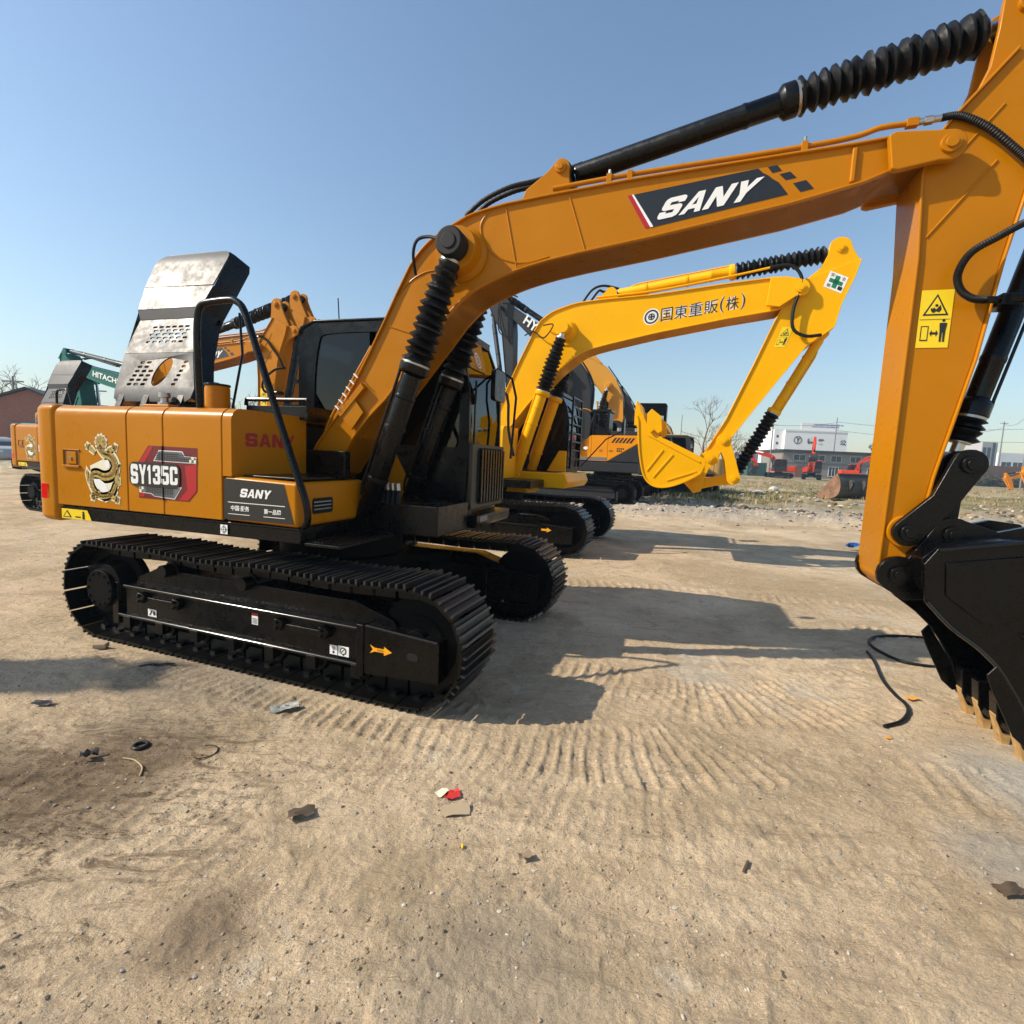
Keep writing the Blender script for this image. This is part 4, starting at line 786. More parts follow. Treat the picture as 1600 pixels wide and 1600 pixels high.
    for k in range(4):
        mb.tube([(.62+.045*k, -.34, 1.30), (.63+.045*k, -.37, 1.2), (.60+.04*k, -.36, 1.05), (.52+.03*k, -.3, .98)], .02, 8, smooth=6)
    hb = mb.build('base_hose', RUB, root, rz=SW)
    mb = MB()
    for k in range(4): mb.cyl((.62+.045*k, -.34, 1.28), (.615+.045*k, -.345, 1.36), .019, 8)
    mb.build('hose_fitting', ZINC, hb)
    return root
def dragon(door):
    "plain golden dragon sticker: coiled body on a cream die-cut outline"
    P = sm2([(-1.36, 1.55), (-1.31, 1.50), (-1.26, 1.49), (-1.21, 1.46), (-1.19, 1.40), (-1.23, 1.34), (-1.31, 1.32), (-1.40, 1.34), (-1.45, 1.31), (-1.44, 1.23), (-1.37, 1.17), (-1.29, 1.17), (-1.23, 1.20), (-1.19, 1.27)], 6)
    def ribbon(P, w0, w1, k=1.0, mid=None):
        n = len(P); out = []
        for i in range(n-1):
            def e(j):
                a = P[max(j-1, 0)]; b = P[min(j+1, n-1)]; d = Vector((b[0]-a[0], b[1]-a[1])).normalized(); t = j/(n-1)
                w_ = (w0+(w1-w0)*t)*k*(.7+.3*math.sin(math.pi*min(1, t*1.4)))
                return (P[j][0]-d.y*w_, P[j][1]+d.x*w_), (P[j][0]+d.y*w_, P[j][1]-d.x*w_)
            a, b = e(i), e(i+1); out.append([a[0], a[1], b[1], b[0]])
        return out
    rg = random.Random(2)
    def spiky(cx, cz, r, n, j=.25, sx=1): return [(cx+q*math.cos(2*math.pi*i/n), cz+q*math.sin(2*math.pi*i/n)) for i, q in enumerate([r*(1+(j if k % 2 else -j)*rg.uniform(.3, 1)) for k in range(n)])]
    feet = [(-1.475, 1.55), (-1.185, 1.55), (-1.44, 1.155), (-1.18, 1.15)]
    legs = [[(-1.40, 1.50), (-1.44, 1.53), (-1.475, 1.55)], [(-1.27, 1.52), (-1.23, 1.53), (-1.185, 1.55)], [(-1.36, 1.2), (-1.40, 1.18), (-1.44, 1.155)], [(-1.27, 1.2), (-1.23, 1.17), (-1.18, 1.15)]]
    scal = []
    for i in range(4, len(P)-3, 2):
        for s_ in (-1, 1): scal.append(ell(P[i][0]+s_*.016, P[i][1], .008, .005, 6)); scal.append(ell(P[i][0]+s_*.027, P[i][1]+.008, .004, .004, 5))
    flames = [[(-1.20, 1.22), (-1.15, 1.30), (-1.16, 1.36), (-1.13, 1.44), (-1.18, 1.40), (-1.20, 1.34), (-1.215, 1.28)], [(-1.49, 1.24), (-1.52, 1.33), (-1.50, 1.40), (-1.47, 1.36)], [(-1.19, 1.24), (-1.135, 1.27), (-1.14, 1.33), (-1.18, 1.30)]]
    cream = ribbon(P, .052, .05)+[spiky(-1.335, 1.585, .066, 22, .14)]+[spiky(f[0], f[1], .034, 11, .22) for f in feet]+[q for l in legs for q in ribbon(l, .034, .034)]+[[(x*1.0, z) for x, z in f] for f in flames]+[[(-1.46, 1.4), (-1.2, 1.5), (-1.17, 1.2), (-1.3, 1.12), (-1.44, 1.18)]]
    gold = ribbon(P, .036, .022)+[spiky(-1.335, 1.583, .052, 20, .16)]+[spiky(f[0], f[1], .024, 9, .35) for f in feet]+[q for l in legs for q in ribbon(l, .02, .02)]+[[(sum(a[0] for a in f)/len(f)*.35+x*.65, sum(a[1] for a in f)/len(f)*.35+z*.65) for x, z in f] for f in flames]
    dark = ribbon(P, .009, .005)+scal+[[(-1.36, 1.60), (-1.345, 1.585), (-1.365, 1.58)], [(-1.31, 1.60), (-1.325, 1.585), (-1.305, 1.58)], [(-1.36, 1.555), (-1.335, 1.54), (-1.31, 1.555), (-1.335, 1.55)], [(-1.39, 1.63), (-1.37, 1.61), (-1.40, 1.65)], [(-1.29, 1.63), (-1.30, 1.61), (-1.27, 1.65)]]
    white = [[(-1.43, 1.30), (-1.36, 1.30), (-1.29, 1.26), (-1.27, 1.21), (-1.33, 1.2), (-1.41, 1.25)], ell(-1.275, 1.42, .026, .035, 12)]
    dark_extra = [[(c[0]+.045*math.cos(t), c[1]+.045*math.sin(t)), (c[0]+.056*math.cos(t+.12), c[1]+.056*math.sin(t+.12)), (c[0]+.05*math.cos(t+.25), c[1]+.05*math.sin(t+.25))] for c in [(-1.335, 1.583)] for t in [k*.42 for k in range(15)]]+[ell(f[0]+dx, f[1]+dz, .006, .010, 6) for f in feet for dx, dz in ((-.012, .008), (.012, .004), (0, -.012))]
    sticker('dragon_sticker', [(CRV, cream), (WHT, white), (GDV, gold), (DGV, dark+dark_extra)], -1.1905, door, .001)
# ------------------------------------------------------------------ build the amber row
MAIN = main_excavator()
h1 = copy_tree(MAIN); h1.location = (-8.75, 11.72, 0); h1.rotation_euler.z = -.3614-SW
for o in h1.children:
    if o.name.startswith('raised_engine_cover'): o.location.x -= .30; o.material_slots[0].link = 'OBJECT'; o.material_slots[0].material = DGR
h1['label'] = 'far amber excavator at the left edge behind the foreground tail, black engine cover raised'
h2 = copy_tree(MAIN, skip=('raised_engine_cover', 'handrail', 'cover_stay', 'exhaust_stub', 'hinge_block')); h2.scale = (1.22,)*3; h2.location = (-10.5, 14.85, 0); h2.rotation_euler.z = -.36-SW
h2['label'] = 'rearmost amber excavator, its tall arm showing just left of the foreground cab roof'
# ------------------------------------------------------------------ other excavators
def front_end(root, g, paint, dark=None, bkpaint=None, cylpaint=None, fine=True, nb=13):
    "boom, arm, bucket and their cylinders from (x,z) outlines; g holds the outlines and pin positions"
    dark = dark or paint; cyl = cylpaint or paint; s = g.get('s', 1.0); y0, y1 = g['y0'], g['y1']; yc = (y0+y1)/2
    boom = girder(root, 'boom', g['top'], g['bot'], y0, y1, paint, fl=.022*s, bev=.005 if fine else 0, th=.016*s)
    tx, tz = g['tip']
    if 'fork' in g:
        for ya, yb in ((y0-.05*s, y0-.003), (y1+.003, y1+.05*s)):
            mb = MB(); mb.prism(g['fork'], ya, yb); mb.build('boom_fork', paint, boom, bev=.01 if fine else 0)
    mb = MB(); pin(mb, tx, tz, y0-.075*s, y1+.075*s, .055*s, 20); mb.build('boom_pin', paint, boom)
    mb = MB(); mb.cyl((g['foot'][0], y0-.02, g['foot'][1]), (g['foot'][0], y1+.02, g['foot'][1]), .11*s, 20); mb.build('boom_pivot', paint, boom)
    bx, bz = g['boss']
    for sg in (-1, 1):
        mb = MB(); mb.lathe((bx, yc+sg*(y1-yc-.02), bz), (bx, yc+sg*(y1-yc+.12*s), bz), [(0, .15*s), (.3, .12*s), (1, .11*s)], 24)
        mb.lathe((bx, yc+sg*(y1-yc+.12*s), bz), (bx, yc+sg*(y1-yc+.24*s), bz), [(0, .08*s), (1, .075*s)], 20); mb.build('boom_boss', paint, boom)
    for sg, sd in ((-1, 3), (1, 4)):
        ram(root, 'boom_cylinder', g['bbase'], g['boss'], yc+sg*(y1-yc+.15*s), .075*s, .55, .585, .94, cyl, rb=1.55, nb=nb, eyew=.07*s, seed=sd, pipes=fine)
    ram(root, 'arm_cylinder', g['abase'], g['ear'], yc, .068*s, g.get('atc', .53), g.get('atc', .53)+.03, .955, cyl, rb=1.6, nb=nb+3, eyew=.09*s, seed=7, pipes=fine, soft=0)
    mb = MB(); ax, az = g['abase']
    for sg in (-1, 1): mb.prism(arc(ax, az, .075*s, 160, 10, 6)+[(ax+.16*s, az-.24*s), (ax-.34*s, az-.26*s)], *sorted((yc+sg*.10*s, yc+sg*.135*s)))
    mb.build('cylinder_bracket', paint, boom)
    arm = girder(root, 'arm', g['armL'], g['armR'], y0+.025*s, y1-.025*s, paint, fl=.018*s, th=-.015*s, bev=.005 if fine else 0)
    if 'armear' in g:
        for sg in (-1, 1):
            mb = MB(); mb.prism(g['armear'], *sorted((yc+sg*.10*s, yc+sg*.14*s))); mb.build('arm_ear', paint, arm, bev=.006 if fine else 0)
    ex, ez = g['ear']; mb = MB(); pin(mb, ex, ez, yc-.16*s, yc+.16*s, .05*s, 18); mb.build('arm_pin', paint, arm)
    lx, lz = g['lpin']; px, pz = g['p1']
    mb = MB()
    for q in ((lx, lz), (px, pz)): mb.cyl((q[0], y0+.015, q[1]), (q[0], y1-.015, q[1]), .095*s, 22)
    mb.build('arm_boss', paint, arm)
    ram(root, 'bucket_cylinder', g['kbase'], g['joint'], yc, .06*s, g.get('ktc', .6), g.get('ktc', .6)+.03, .95, cyl, rb=1.55, nb=g.get('knb', nb), eyew=.07*s, seed=6, pipes=fine, soft=0)
    linkage(root, (lx, lz), g['joint'], g['p2'], y0+.02*s, y1-.02*s, g.get('lpaint') or paint, r=.08*s, bow=g.get('bow', -.03))
    w = .42*s*g.get('bw', 1)
    return boom, arm, bucket(root, g['p1'], g['p2'], yc-w, yc+w, bkpaint or dark, TOOTH, 4, sc=g.get('bsc'), pw=.13*s, outline=g.get('outline'))
# kinematic pose of a plain digging front, outlines as (x,z) about the foot
PT = [(-.115, 1.56), (.172, 1.945), (.432, 2.399), (.677, 2.865), (.885, 3.18), (1.1, 3.32), (1.313, 3.41), (1.894, 3.485), (2.915, 3.55), (3.933, 3.60), (4.2, 3.57)]
PB = [(-.11, 1.44), (0, 1.375), (.31, 1.72), (.606, 2.032), (1.002, 2.512), (1.25, 2.785), (1.511, 2.92), (1.887, 3.023), (2.631, 3.133), (3.838, 3.35), (4.25, 3.44)]
AL = [(4.225, .90), (4.165, 1.0), (4.178, 2.9), (4.15, 3.37), (4.26, 3.66), (4.54, 4.15)]
AR = [(4.35, 1.0), (4.338, 1.24), (4.516, 2.314), (4.585, 2.882), (4.66, 3.32), (4.80, 3.80)]
def posed(ba, aa, ka):
    def rot(P, c, a): c_, s_ = math.cos(R(a)), math.sin(R(a)); return (c[0]+c_*(P[0]-c[0])-s_*(P[1]-c[1]), c[1]+s_*(P[0]-c[0])+c_*(P[1]-c[1]))
    f = (0, 1.49); t0 = (4.23, 3.487); B = lambda p: rot(p, f, ba); A = lambda p: B(rot(p, t0, aa)); K = lambda p: A(rot(p, (4.25, .995), ka))
    return dict(y0=-.318, y1=.098, top=[B(p) for p in PT], bot=[B(p) for p in PB], tip=B(t0), foot=f, boss=B((1.235, 3.115)), bbase=(.5, 1.03), abase=B((1.95, 3.67)),
        ear=A((4.563, 4.251)), armL=[A(p) for p in AL], armR=[A(p) for p in AR], armear=[A(p) for p in [(4.26, 3.7), (4.44, 4.2)]+arc(4.563, 4.251, .12, 160, -10, 6)+[(4.78, 3.85)]], lpin=A((4.276, 1.261)), p1=A((4.25, .995)),
        kbase=A((5.0, 3.76)), joint=A((4.54+.10*math.sin(R(ka)), 1.69)), p2=K((4.5, 1.265)), ktc=.72, knb=5)
def upper(root, paint, dark, s=1.0, cabz=2.86, sw=0, skirt=None, cabroof=None, lid=False):
    sk = skirt or dark
    mb = MB(); mb.prism([(-1.84, -1.165), (.98, -1.165), (.98, 1.1), (-1.84, 1.165)], .955, 1.075, 'z'); mb.box(-1.6, 1.15, -.42, .2, .96, 1.2); mb.build('upper_frame', sk, root, bev=.01)
    plan = [(-1.846, -1.19)]+arc(-1.96, -.93, .26, 270, 208, 5)+[(-2.31, 0)]+arc(-1.96, .93, .26, 152, 90, 5)+[(-1.846, 1.19)]
    mb = MB(); mb.prism(plan, .93, 1.82, 'z'); mb.build('counterweight', dark if lid is None else paint, root, bev=.06, seg=3)
    for (a, b) in ((-1.84, -1.0), (-.995, -.17), (-.165, .55)):
        prof = [(-1.189, 1.08)]+arc(-1.099, 1.77, .09, 180, 90, 5)+[(-.55, 1.86), (-.55, 1.08)]
        mb = MB(); mb.prism(prof, a, b-.008, 'x'); d = mb.build('side_door', paint, root, bev=.01)
    mb = MB(); mb.box(.56, 1.0, -1.18, -.6, 1.08, 1.42); mb.build('tool_box', paint, root, bev=.03, seg=3)
    mb = MB(); mb.box(-1.84, -.76, -.545, 1.1, 1.08, 1.85); mb.build('engine_hood', paint, root, bev=.03, seg=3)
    mb = MB(); mb.prism([(1.10, 1.08), (1.185, 1.08), (1.185, 1.76), (1.13, 1.84), (1.10, 1.84)], -1.84, -.8, 'x'); mb.build('left_door', paint, root, bev=.02)
    mb = MB(); mb.cyl((-1.1, -.3, 1.84), (-1.1, -.3, 2.15), .06, 14); mb.build('exhaust_stub', BLK, root)
    mb = MB(); mb.tube([(.1, -1.1, 1.85), (.1, -1.1, 2.35), (.3, -1.1, 2.4), (.55, -1.12, 2.3), (.6, -1.14, 1.8), (.7, -1.15, 1.42)], .02, 8, smooth=3); mb.build('handrail', dark, root)
    return make_cab(root, -.72, 1.09, .31, 1.2, 1.075, cabz, dark, cabroof or paint)
def plain_excavator(name, label, cat, loc, rz, paint, dark, pose, scale=1, group=None, fine=False, bk=None, skirt=None, cabroof=None):
    root = thing(name, label, cat, loc, rz, group, scale)
    undercarriage(root, 1.855, -1.838, .8075, 1.2508, .4965, TRK, dark, fine=False)
    upper(root, paint, dark, skirt=skirt, cabroof=cabroof); front_end(root, posed(*pose), paint, dark, bk or dark, fine=fine, nb=8)
    return root
# ---- yellow excavator beside the amber one
def yellow_excavator():
    s = 1.2; root = thing('excavator', 'bright yellow excavator with curled bucket and black lettering on its boom', 'excavator', (-.34, 10.38, 0), TH)
    B = thing('x', '', '', (0, 0, 0)); D.objects.remove(B)
    undercarriage(root, 1.855*s, -1.838*s, .88, 1.46, .56, TRK, BLK, fine=True)
    sticker('arrow_sticker', [(ORV, [[(1.36, .47), (1.40, .452), (1.50, .452), (1.50, .475), (1.58, .435), (1.50, .395), (1.50, .418), (1.40, .418), (1.36, .40), (1.385, .435)]])], -1.402, root)
    q = lambda P: [(a+.78, b) for a, b in P]
    g = dict(s=1.25, y0=-.46, y1=.06, foot=(-.02, 1.66),
        top=q([(-.93, 1.74), (-.85, 2.05), (-.60, 2.64), (-.25, 3.42), (.0, 3.93)]+sm2([(.12, 4.12), (.32, 4.26), (.55, 4.34), (.80, 4.40), (1.265, 4.435)], 3)+[(2.112, 4.463), (3.2, 4.56), (3.95, 4.61), (4.22, 4.53)]),
        bot=q([(-.92, 1.58), (-.80, 1.5), (-.66, 1.72), (-.52, 1.96), (-.363, 2.20), (-.05, 2.60), (.258, 2.955)]+sm2([(.46, 3.17), (.643, 3.325), (.82, 3.46), (1.022, 3.565), (1.4, 3.66)], 3)+[(2.159, 3.815), (3.273, 4.0), (4.014, 4.10), (4.30, 4.30)]),
        tip=q([(4.286, 4.398)])[0], boss=q([(.631, 3.913)])[0], bbase=q([(-.16, 1.30)])[0], abase=q([(1.36, 4.56)])[0], ear=q([(4.79, 4.99)])[0], atc=.55,
        fork=q([(3.86, 4.585), (3.83, 4.16), (4.02, 4.13), (4.24, 4.28)]+arc(4.286, 4.398, .13, 300, 440, 8)+[(4.1, 4.58)]),
        armL=q([(3.06, 1.62), (3.09, 1.79), (3.408, 2.40), (3.75, 3.28), (3.99, 3.93), (4.10, 4.18), (4.38, 4.56)]),
        armR=q([(3.30, 1.68), (3.34, 1.86), (3.48, 2.10), (4.02, 2.92), (4.45, 3.56), (4.64, 3.70), (4.80, 3.83), (4.86, 4.16), (5.0, 4.55), (5.06, 4.80)]),
        armear=q([(4.30, 4.50), (4.56, 4.72), (4.64, 4.92)]+arc(4.79, 4.99, .16, 150, 0, 8)+[(5.06, 4.80), (4.9, 4.6)]),
        lpin=q([(3.39, 2.05)])[0], p1=q([(3.2, 1.755)])[0], joint=q([(3.585, 1.44)])[0], p2=q([(3.01, 1.305)])[0], kbase=q([(4.70, 3.76)])[0], ktc=.50, knb=15, bsc=1.22, bow=.02, bw=1.1, outline=dict(
            mouth=q([(2.02, 2.58), (2.13, 2.36), (2.24, 2.16), (2.50, 2.03), (3.12, 1.74), (3.14, 1.66)]), back=q([(3.08, 1.50), (2.96, 1.41), (2.75, 1.30), (2.55, 1.235), (2.38, 1.235), (2.25, 1.30), (2.16, 1.43), (2.105, 1.62), (2.06, 1.85), (2.03, 2.1), (2.0, 2.42)]),
            ribs=[tuple(q([(2.46, 1.86), (2.22, 1.50)])), tuple(q([(2.62, 1.79), (2.33, 1.40)])), tuple(q([(3.0, 1.53), (2.55, 1.36)])), tuple(q([(2.2, 2.1), (3.05, 1.68)]))],
            cutter=q([(2.17, 2.44), (2.24, 2.52), (2.40, 2.40), (2.43, 2.16), (2.36, 2.12), (2.30, 2.18), (2.24, 2.12), (2.18, 2.2)]),
            ear=q([(2.80, 1.34), (2.98, 1.16), (3.10, 1.20), (3.14, 1.42), (3.20, 1.60), (3.34, 1.70), (3.33, 1.84), (3.20, 1.90), (3.05, 1.82), (2.98, 1.6)])))
    boom, arm, bk = front_end(root, g, YEL, YEL, YEL, YEL)
    # lettering with white outline, on the boom side
    yd = g['y0']+.022*1.25+.0005
    def chars(mb_name, off, y, m, z=0):
        mb = MB(); sl = .122; T = lambda x, zz: (x+.78, y, zz+(x-2.2)*sl)
        x = 2.24
        for ch, w_ in (('国', .185), ('東', .20), ('重', .205), ('販', .205), ('(', .06), ('株', .19), (')', .06)):
            zb = 4.005 if ch not in '()' else 3.985; h = .21 if ch not in '()' else .25
            text_in(mb, ch, [T(x, zb), T(x+w_, zb), T(x+w_, zb+h), T(x, zb+h)], 0, 0, off); x += w_+.03
        n = 24; cx, cz = 2.085, 4.11; rr = ((.115, .09), (.055, .04)) if off < .04 else ((.135, .07), (.075, .02))
        for ra, rb in rr:
            v = []
            for k in range(n): a = 2*math.pi*k/n; v += [T(cx+ra*math.cos(a), cz+ra*math.sin(a)), T(cx+rb*math.cos(a), cz+rb*math.sin(a))]
            mb.add(v, [(2*k, 2*k+1, (2*k+3) % (2*n), (2*k+2) % (2*n)) for k in range(n)])
        b_ = .009 if off < .04 else .02
        mb.add([T(cx-.05, cz-b_), T(cx+.05, cz-b_), T(cx+.05, cz+b_), T(cx-.05, cz+b_)], [(0, 1, 2, 3)]); mb.add([T(cx-b_, cz-.05), T(cx+b_, cz-.05), T(cx+b_, cz+.05), T(cx-b_, cz+.05)], [(0, 1, 2, 3)])
        mb.build(mb_name, m, boom)
    chars('lettering_outline', .05, yd-.001, WHT); chars('lettering', .0, yd-.004, BVN)
    ya = g['y0']+.025*1.25+.018*1.25
    def S(P): return [(4.607+.78+p[0]*.25+p[1]*.075, 4.43+p[1]*.225-p[0]*.12) for p in P]
    sticker('safety_sign', [(WHT, [S(rect(0, 1, 0, 1))]), (GRV, [S(rect(.38, .62, .12, .88)), S(rect(.14, .86, .38, .62))])], ya-.001, arm, .002,
        texts=[(BVN, c, S([(x, z), (x+.22, z), (x+.22, z+.22), (x, z+.22)]), 0, 0) for c, x, z in (('安', .1, .72), ('全', .7, .72), ('第', .1, .07), ('一', .7, .12))])
    warning_sign('warning_sign', 4.0+.78, 4.16+.78, 3.54, 3.85, ya-.001, arm, .002, .1)
    up = upper(root, YEL, BLK, cabz=2.62)
    for o in root.children:
        if o.name.split('.')[0] in ('upper_frame', 'counterweight', 'side_door', 'tool_box', 'engine_hood', 'left_door', 'exhaust_stub', 'handrail', 'cab'): o.scale = (s, s, 1.16)
    for o in list(root.children):
        if o.name.startswith('tool_box'): D.objects.remove(o)
    # slatted cab guard, front sill, mirror
    mb = MB(); gx = 1.36
    for yy in (.55, 1.35): mb.box(gx-.02, gx+.02, yy-.02, yy+.02, 1.45, 2.9)
    for i in range(9): mb.box(gx-.015, gx+.015, .55, 1.35, 1.46+.175*i, 1.49+.175*i)
    mb.build('cab_guard', BLK, root, bev=.004)
    mb = MB(); mb.prism([(.5, 1.1), (1.55, 1.1), (1.62, 1.22), (1.55, 1.38), (.5, 1.38)], -.62, 1.2); mb.prism([(.42, .98), (.86, .98), (.72, 1.28), (.55, 1.28)], -.60, .20); mb.build('front_sill', YEL, root, bev=.02)
    mb = MB(); mb.prism([(.95, 1.39), (1.33, 1.39), (1.33, 1.80), (1.18, 1.80)], .31, .36); mb.build('cab_corner', YEL, root, bev=.01)
    mb = MB(); mb.prism(rrect(1.35, 1.6, 2.2, 2.55, .08, 4), 2.25, 2.28, 'x'); mb.tube([(2.26, 1.5, 2.3), (1.9, 1.45, 2.1), (1.4, 1.4, 1.5)], .015, 8); mb.build('mirror', BLK, root, bev=.008)
    mb = MB(); mb.tube([(.98+.02*k, -.50, 4.02) if k == 0 else p for k, p in enumerate([(0, 0, 0), (1.2, -.62, 3.99), (1.0, -.5, 3.80), (.80, -.48, 3.92), (.62, -.47, 3.86)])], .012, 6, smooth=6)
    for k in range(2): mb.tube([(1.62+.1*k, -.25+.08*k, 4.45), (1.78+.1*k, -.25+.08*k, 4.66), (1.98, -.25+.08*k, 4.72-.08*k), (2.25, -.22+.06*k, 4.66-.05*k)], .022, 8, smooth=8)
    mb.build('cylinder_hose', RUB, root)
    mb = MB(); mb.tube([(4.62, -.47, 4.75), (4.92, -.49, 4.74), (5.08, -.5, 4.50), (5.0, -.5, 4.1), (5.02, -.5, 3.80), (5.2, -.5, 3.68), (5.42, -.45, 3.70)], .024, 8, smooth=8, rib=.1); mb.build('spiral_hose', RUB, root)
    mb = MB(); mb.tube([(1.9, -.40, 4.48), (2.9, -.40, 4.53), (4.0, -.40, 4.67), (4.62, -.45, 4.75)], .018, 8, smooth=4); mb.build('arm_pipe', YEL, root)
    return root
YELLOW = yellow_excavator()
# ---- dark boomed machines facing the other way, behind
def big_excavator(label, loc, rz, paint, dark, boompaint, g, word=None, group=None, lid=False):
    root = thing('excavator', label, 'excavator', loc, rz, group)
    undercarriage(root, 2.25, -2.75, .98, 1.55, .6, TRK, DGR, fine=False)
    mb = MB(); mb.prism([(-2.95, -1.4), (1.6, -1.4), (1.6, 1.4), (-2.95, 1.4)], 1.25, 1.655, 'z'); mb.build('upper_frame', DGR, root, bev=.06, seg=3)
    plan = [(-2.75, -1.42)]+arc(-3.0, -1.1, .32, 270, 205, 5)+[(-3.45, 0)]+arc(-3.0, 1.1, .32, 155, 90, 5)+[(-2.75, 1.42)]
    mb = MB(); mb.prism(plan, 1.22, 2.35, 'z'); mb.build('counterweight', DGR, root, bev=.06, seg=3)
    for sg in (-1, 1):
        ya, yb = sorted((sg*1.36, sg*1.42))
        def P(poly, nm, m, o=0): mb = MB(); mb.prism(poly, ya, yb); return mb.build(nm, m, root, bev=.008)
        d0 = P([(-.17, 1.66), (-.17, 2.04), (-.96, 2.59), (-.985, 2.59), (-.985, 1.66)], 'side_door', paint)
        d1 = P([(-.995, 1.66), (-.995, 2.60), (-1.60, 2.61), (-1.60, 1.66)], 'side_door', paint)
        d2 = P([(-1.61, 1.67), (-1.61, 2.61), (-2.74, 2.63), (-2.78, 2.40)], 'side_door', paint)
        P([(-1.63, 1.66), (-2.80, 2.385), (-2.80, 1.66)], 'rear_side_panel', DGR)
        y = 1.4205*sg
        def fl(nm, polys, m, par):
            mb = MB()
            for p in polys: mb.add([(a, y+.002*sg, b) for a, b in p], [tuple(range(len(p)))])
            mb.build(nm, m, par)
        fl('vent_slots', [[(-1.72-.13*i, 2.34), (-1.80-.13*i, 2.34), (-1.93-.13*i, 2.53), (-1.85-.13*i, 2.53)] for i in range(6)], BVN, d2)
        fl('vent_slots', [[(-1.94-.07*i, 2.10), (-1.99-.07*i, 2.10), (-1.99-.07*i, 2.16), (-1.94-.07*i, 2.16)] for i in range(4)]+[[(-1.94-.07*i, 2.02), (-1.99-.07*i, 2.02), (-1.99-.07*i, 2.08), (-1.94-.07*i, 2.08)] for i in range(3)], BVN, d2)
        fl('latch', [rect(-1.42, -1.30, 2.0, 2.08)], mat('orange_recess_shade', (.35, .11, .008), .5), d1); fl('latch', [rect(-1.80, -1.66, 2.0, 2.08)], MATS['orange_recess_shade'], d2)  # flat latch shapes, recess shade painted as a darker orange
        fl('round_badge', [ell(-.78, 2.12, .085, .06, 16)], WHT, d0); fl('lower_band', [rect(-.98, -.18, 1.68, 1.78)], GVN, d0); fl('lower_band', [rect(-1.59, -1.0, 1.68, 1.80)], GVN, d1)
    mb = MB(); mb.box(-2.75, -.2, -1.35, 1.35, 1.66, 2.58); mb.build('engine_hood', paint, root, bev=.03)
    mb = MB(); mb.box(-2.7, -1.65, .2, 1.3, 2.59, 2.78); mb.box(-2.3, -1.9, -.9, -.2, 2.59, 3.0); mb.build('hood_top', DGR, root, bev=.02)
    for x in (-1.95, -2.6):
        mb = MB(); mb.lathe((x, 1.2, 2.6), (x, 1.2, 2.9), [(0, .03), (.5, .03), (.55, .09), (1, .09)], 14); mb.build('mirror_post', ZINC, root)
    make_cab(root, -.90, .95, .42, 1.42, 1.66, 3.58, DGR, paint)
    mb = MB()   # open cabinet with hoses behind the cab
    for x in (-1.0, -1.55): mb.box(x-.04, x+.04, .5, 1.32, 2.6, 3.5)
    mb.box(-1.65, -.92, .45, 1.36, 3.47, 3.56); mb.box(-1.5, -1.05, .5, .56, 2.6, 3.45); mb.box(-1.5, -1.05, .9, 1.25, 2.6, 2.9); mb.build('filter_cabinet', BLK, root, bev=.01)
    mb = MB()
    for k in range(3): mb.tube([(-.9, 1.38, 2.8+.1*k), (-.98-.04*k, 1.45, 3.1+.12*k), (-1.1, 1.4, 2.95+.05*k), (-1.35, 1.3, 2.85)], .025, 8, smooth=6)
    mb.build('hose', RUB, root)
    if lid:
        mb = MB(); out = rrect(-3.55, -2.45, 2.75, 3.88, .08, 4); put_plate(mb, holed(out, [rect(-3.45, -2.98, 3.0, 3.42), rect(-2.9, -2.58, 3.0, 3.3)], .03), lambda q: (q.x, .62, q.y)); put_plate(mb, holed(out, [rect(-3.45, -2.58, 2.9, 3.6)], .03), lambda q: (q.x, .15, q.y))
        mb.box(-3.5, -2.5, .15, .62, 3.82, 3.87); mb.box(-3.55, -3.5, .15, .62, 2.8, 3.8); mb.box(-2.5, -2.45, .15, .62, 2.8, 3.8)
        for i in range(6): mb.box(-3.43+.078*i, -3.41+.078*i, .61, .63, 3.0, 3.42)
        mb.build('raised_engine_cover', BLK, root, bev=.012)
    boom, arm, bk = front_end(root, g, boompaint, boompaint, boompaint, boompaint, nb=11)
    mb = MB()
    for k in range(3): mb.tube([(g['ear'][0]-.9, g['y1']+.05+.05*k, g['ear'][1]-.35), (g['ear'][0]-.2, g['y1']+.14+.05*k, g['ear'][1]-.1-.1*k), (g['tip'][0]+.05-.12*k, g['y1']+.16, g['tip'][1]-.9), (g['tip'][0]-.5, g['y1']+.12, g['tip'][1]-1.2-.15*k)], .025, 8, smooth=8)
    for k in range(3):
        n = len(g['top']); P_ = [g['top'][i] for i in range(1, n-3, 2)]; mb.tube([(p[0]-.05, g['y0']+.1+.12*k, p[1]+.06) for p in P_], .022, 8, smooth=4)
    mb.build('boom_hose', RUB, root)
    if word:
        mb = MB(); text_in(mb, word[0], word[1], 0, 0, .03); mb.build('lettering', WHT, boom)
    return root
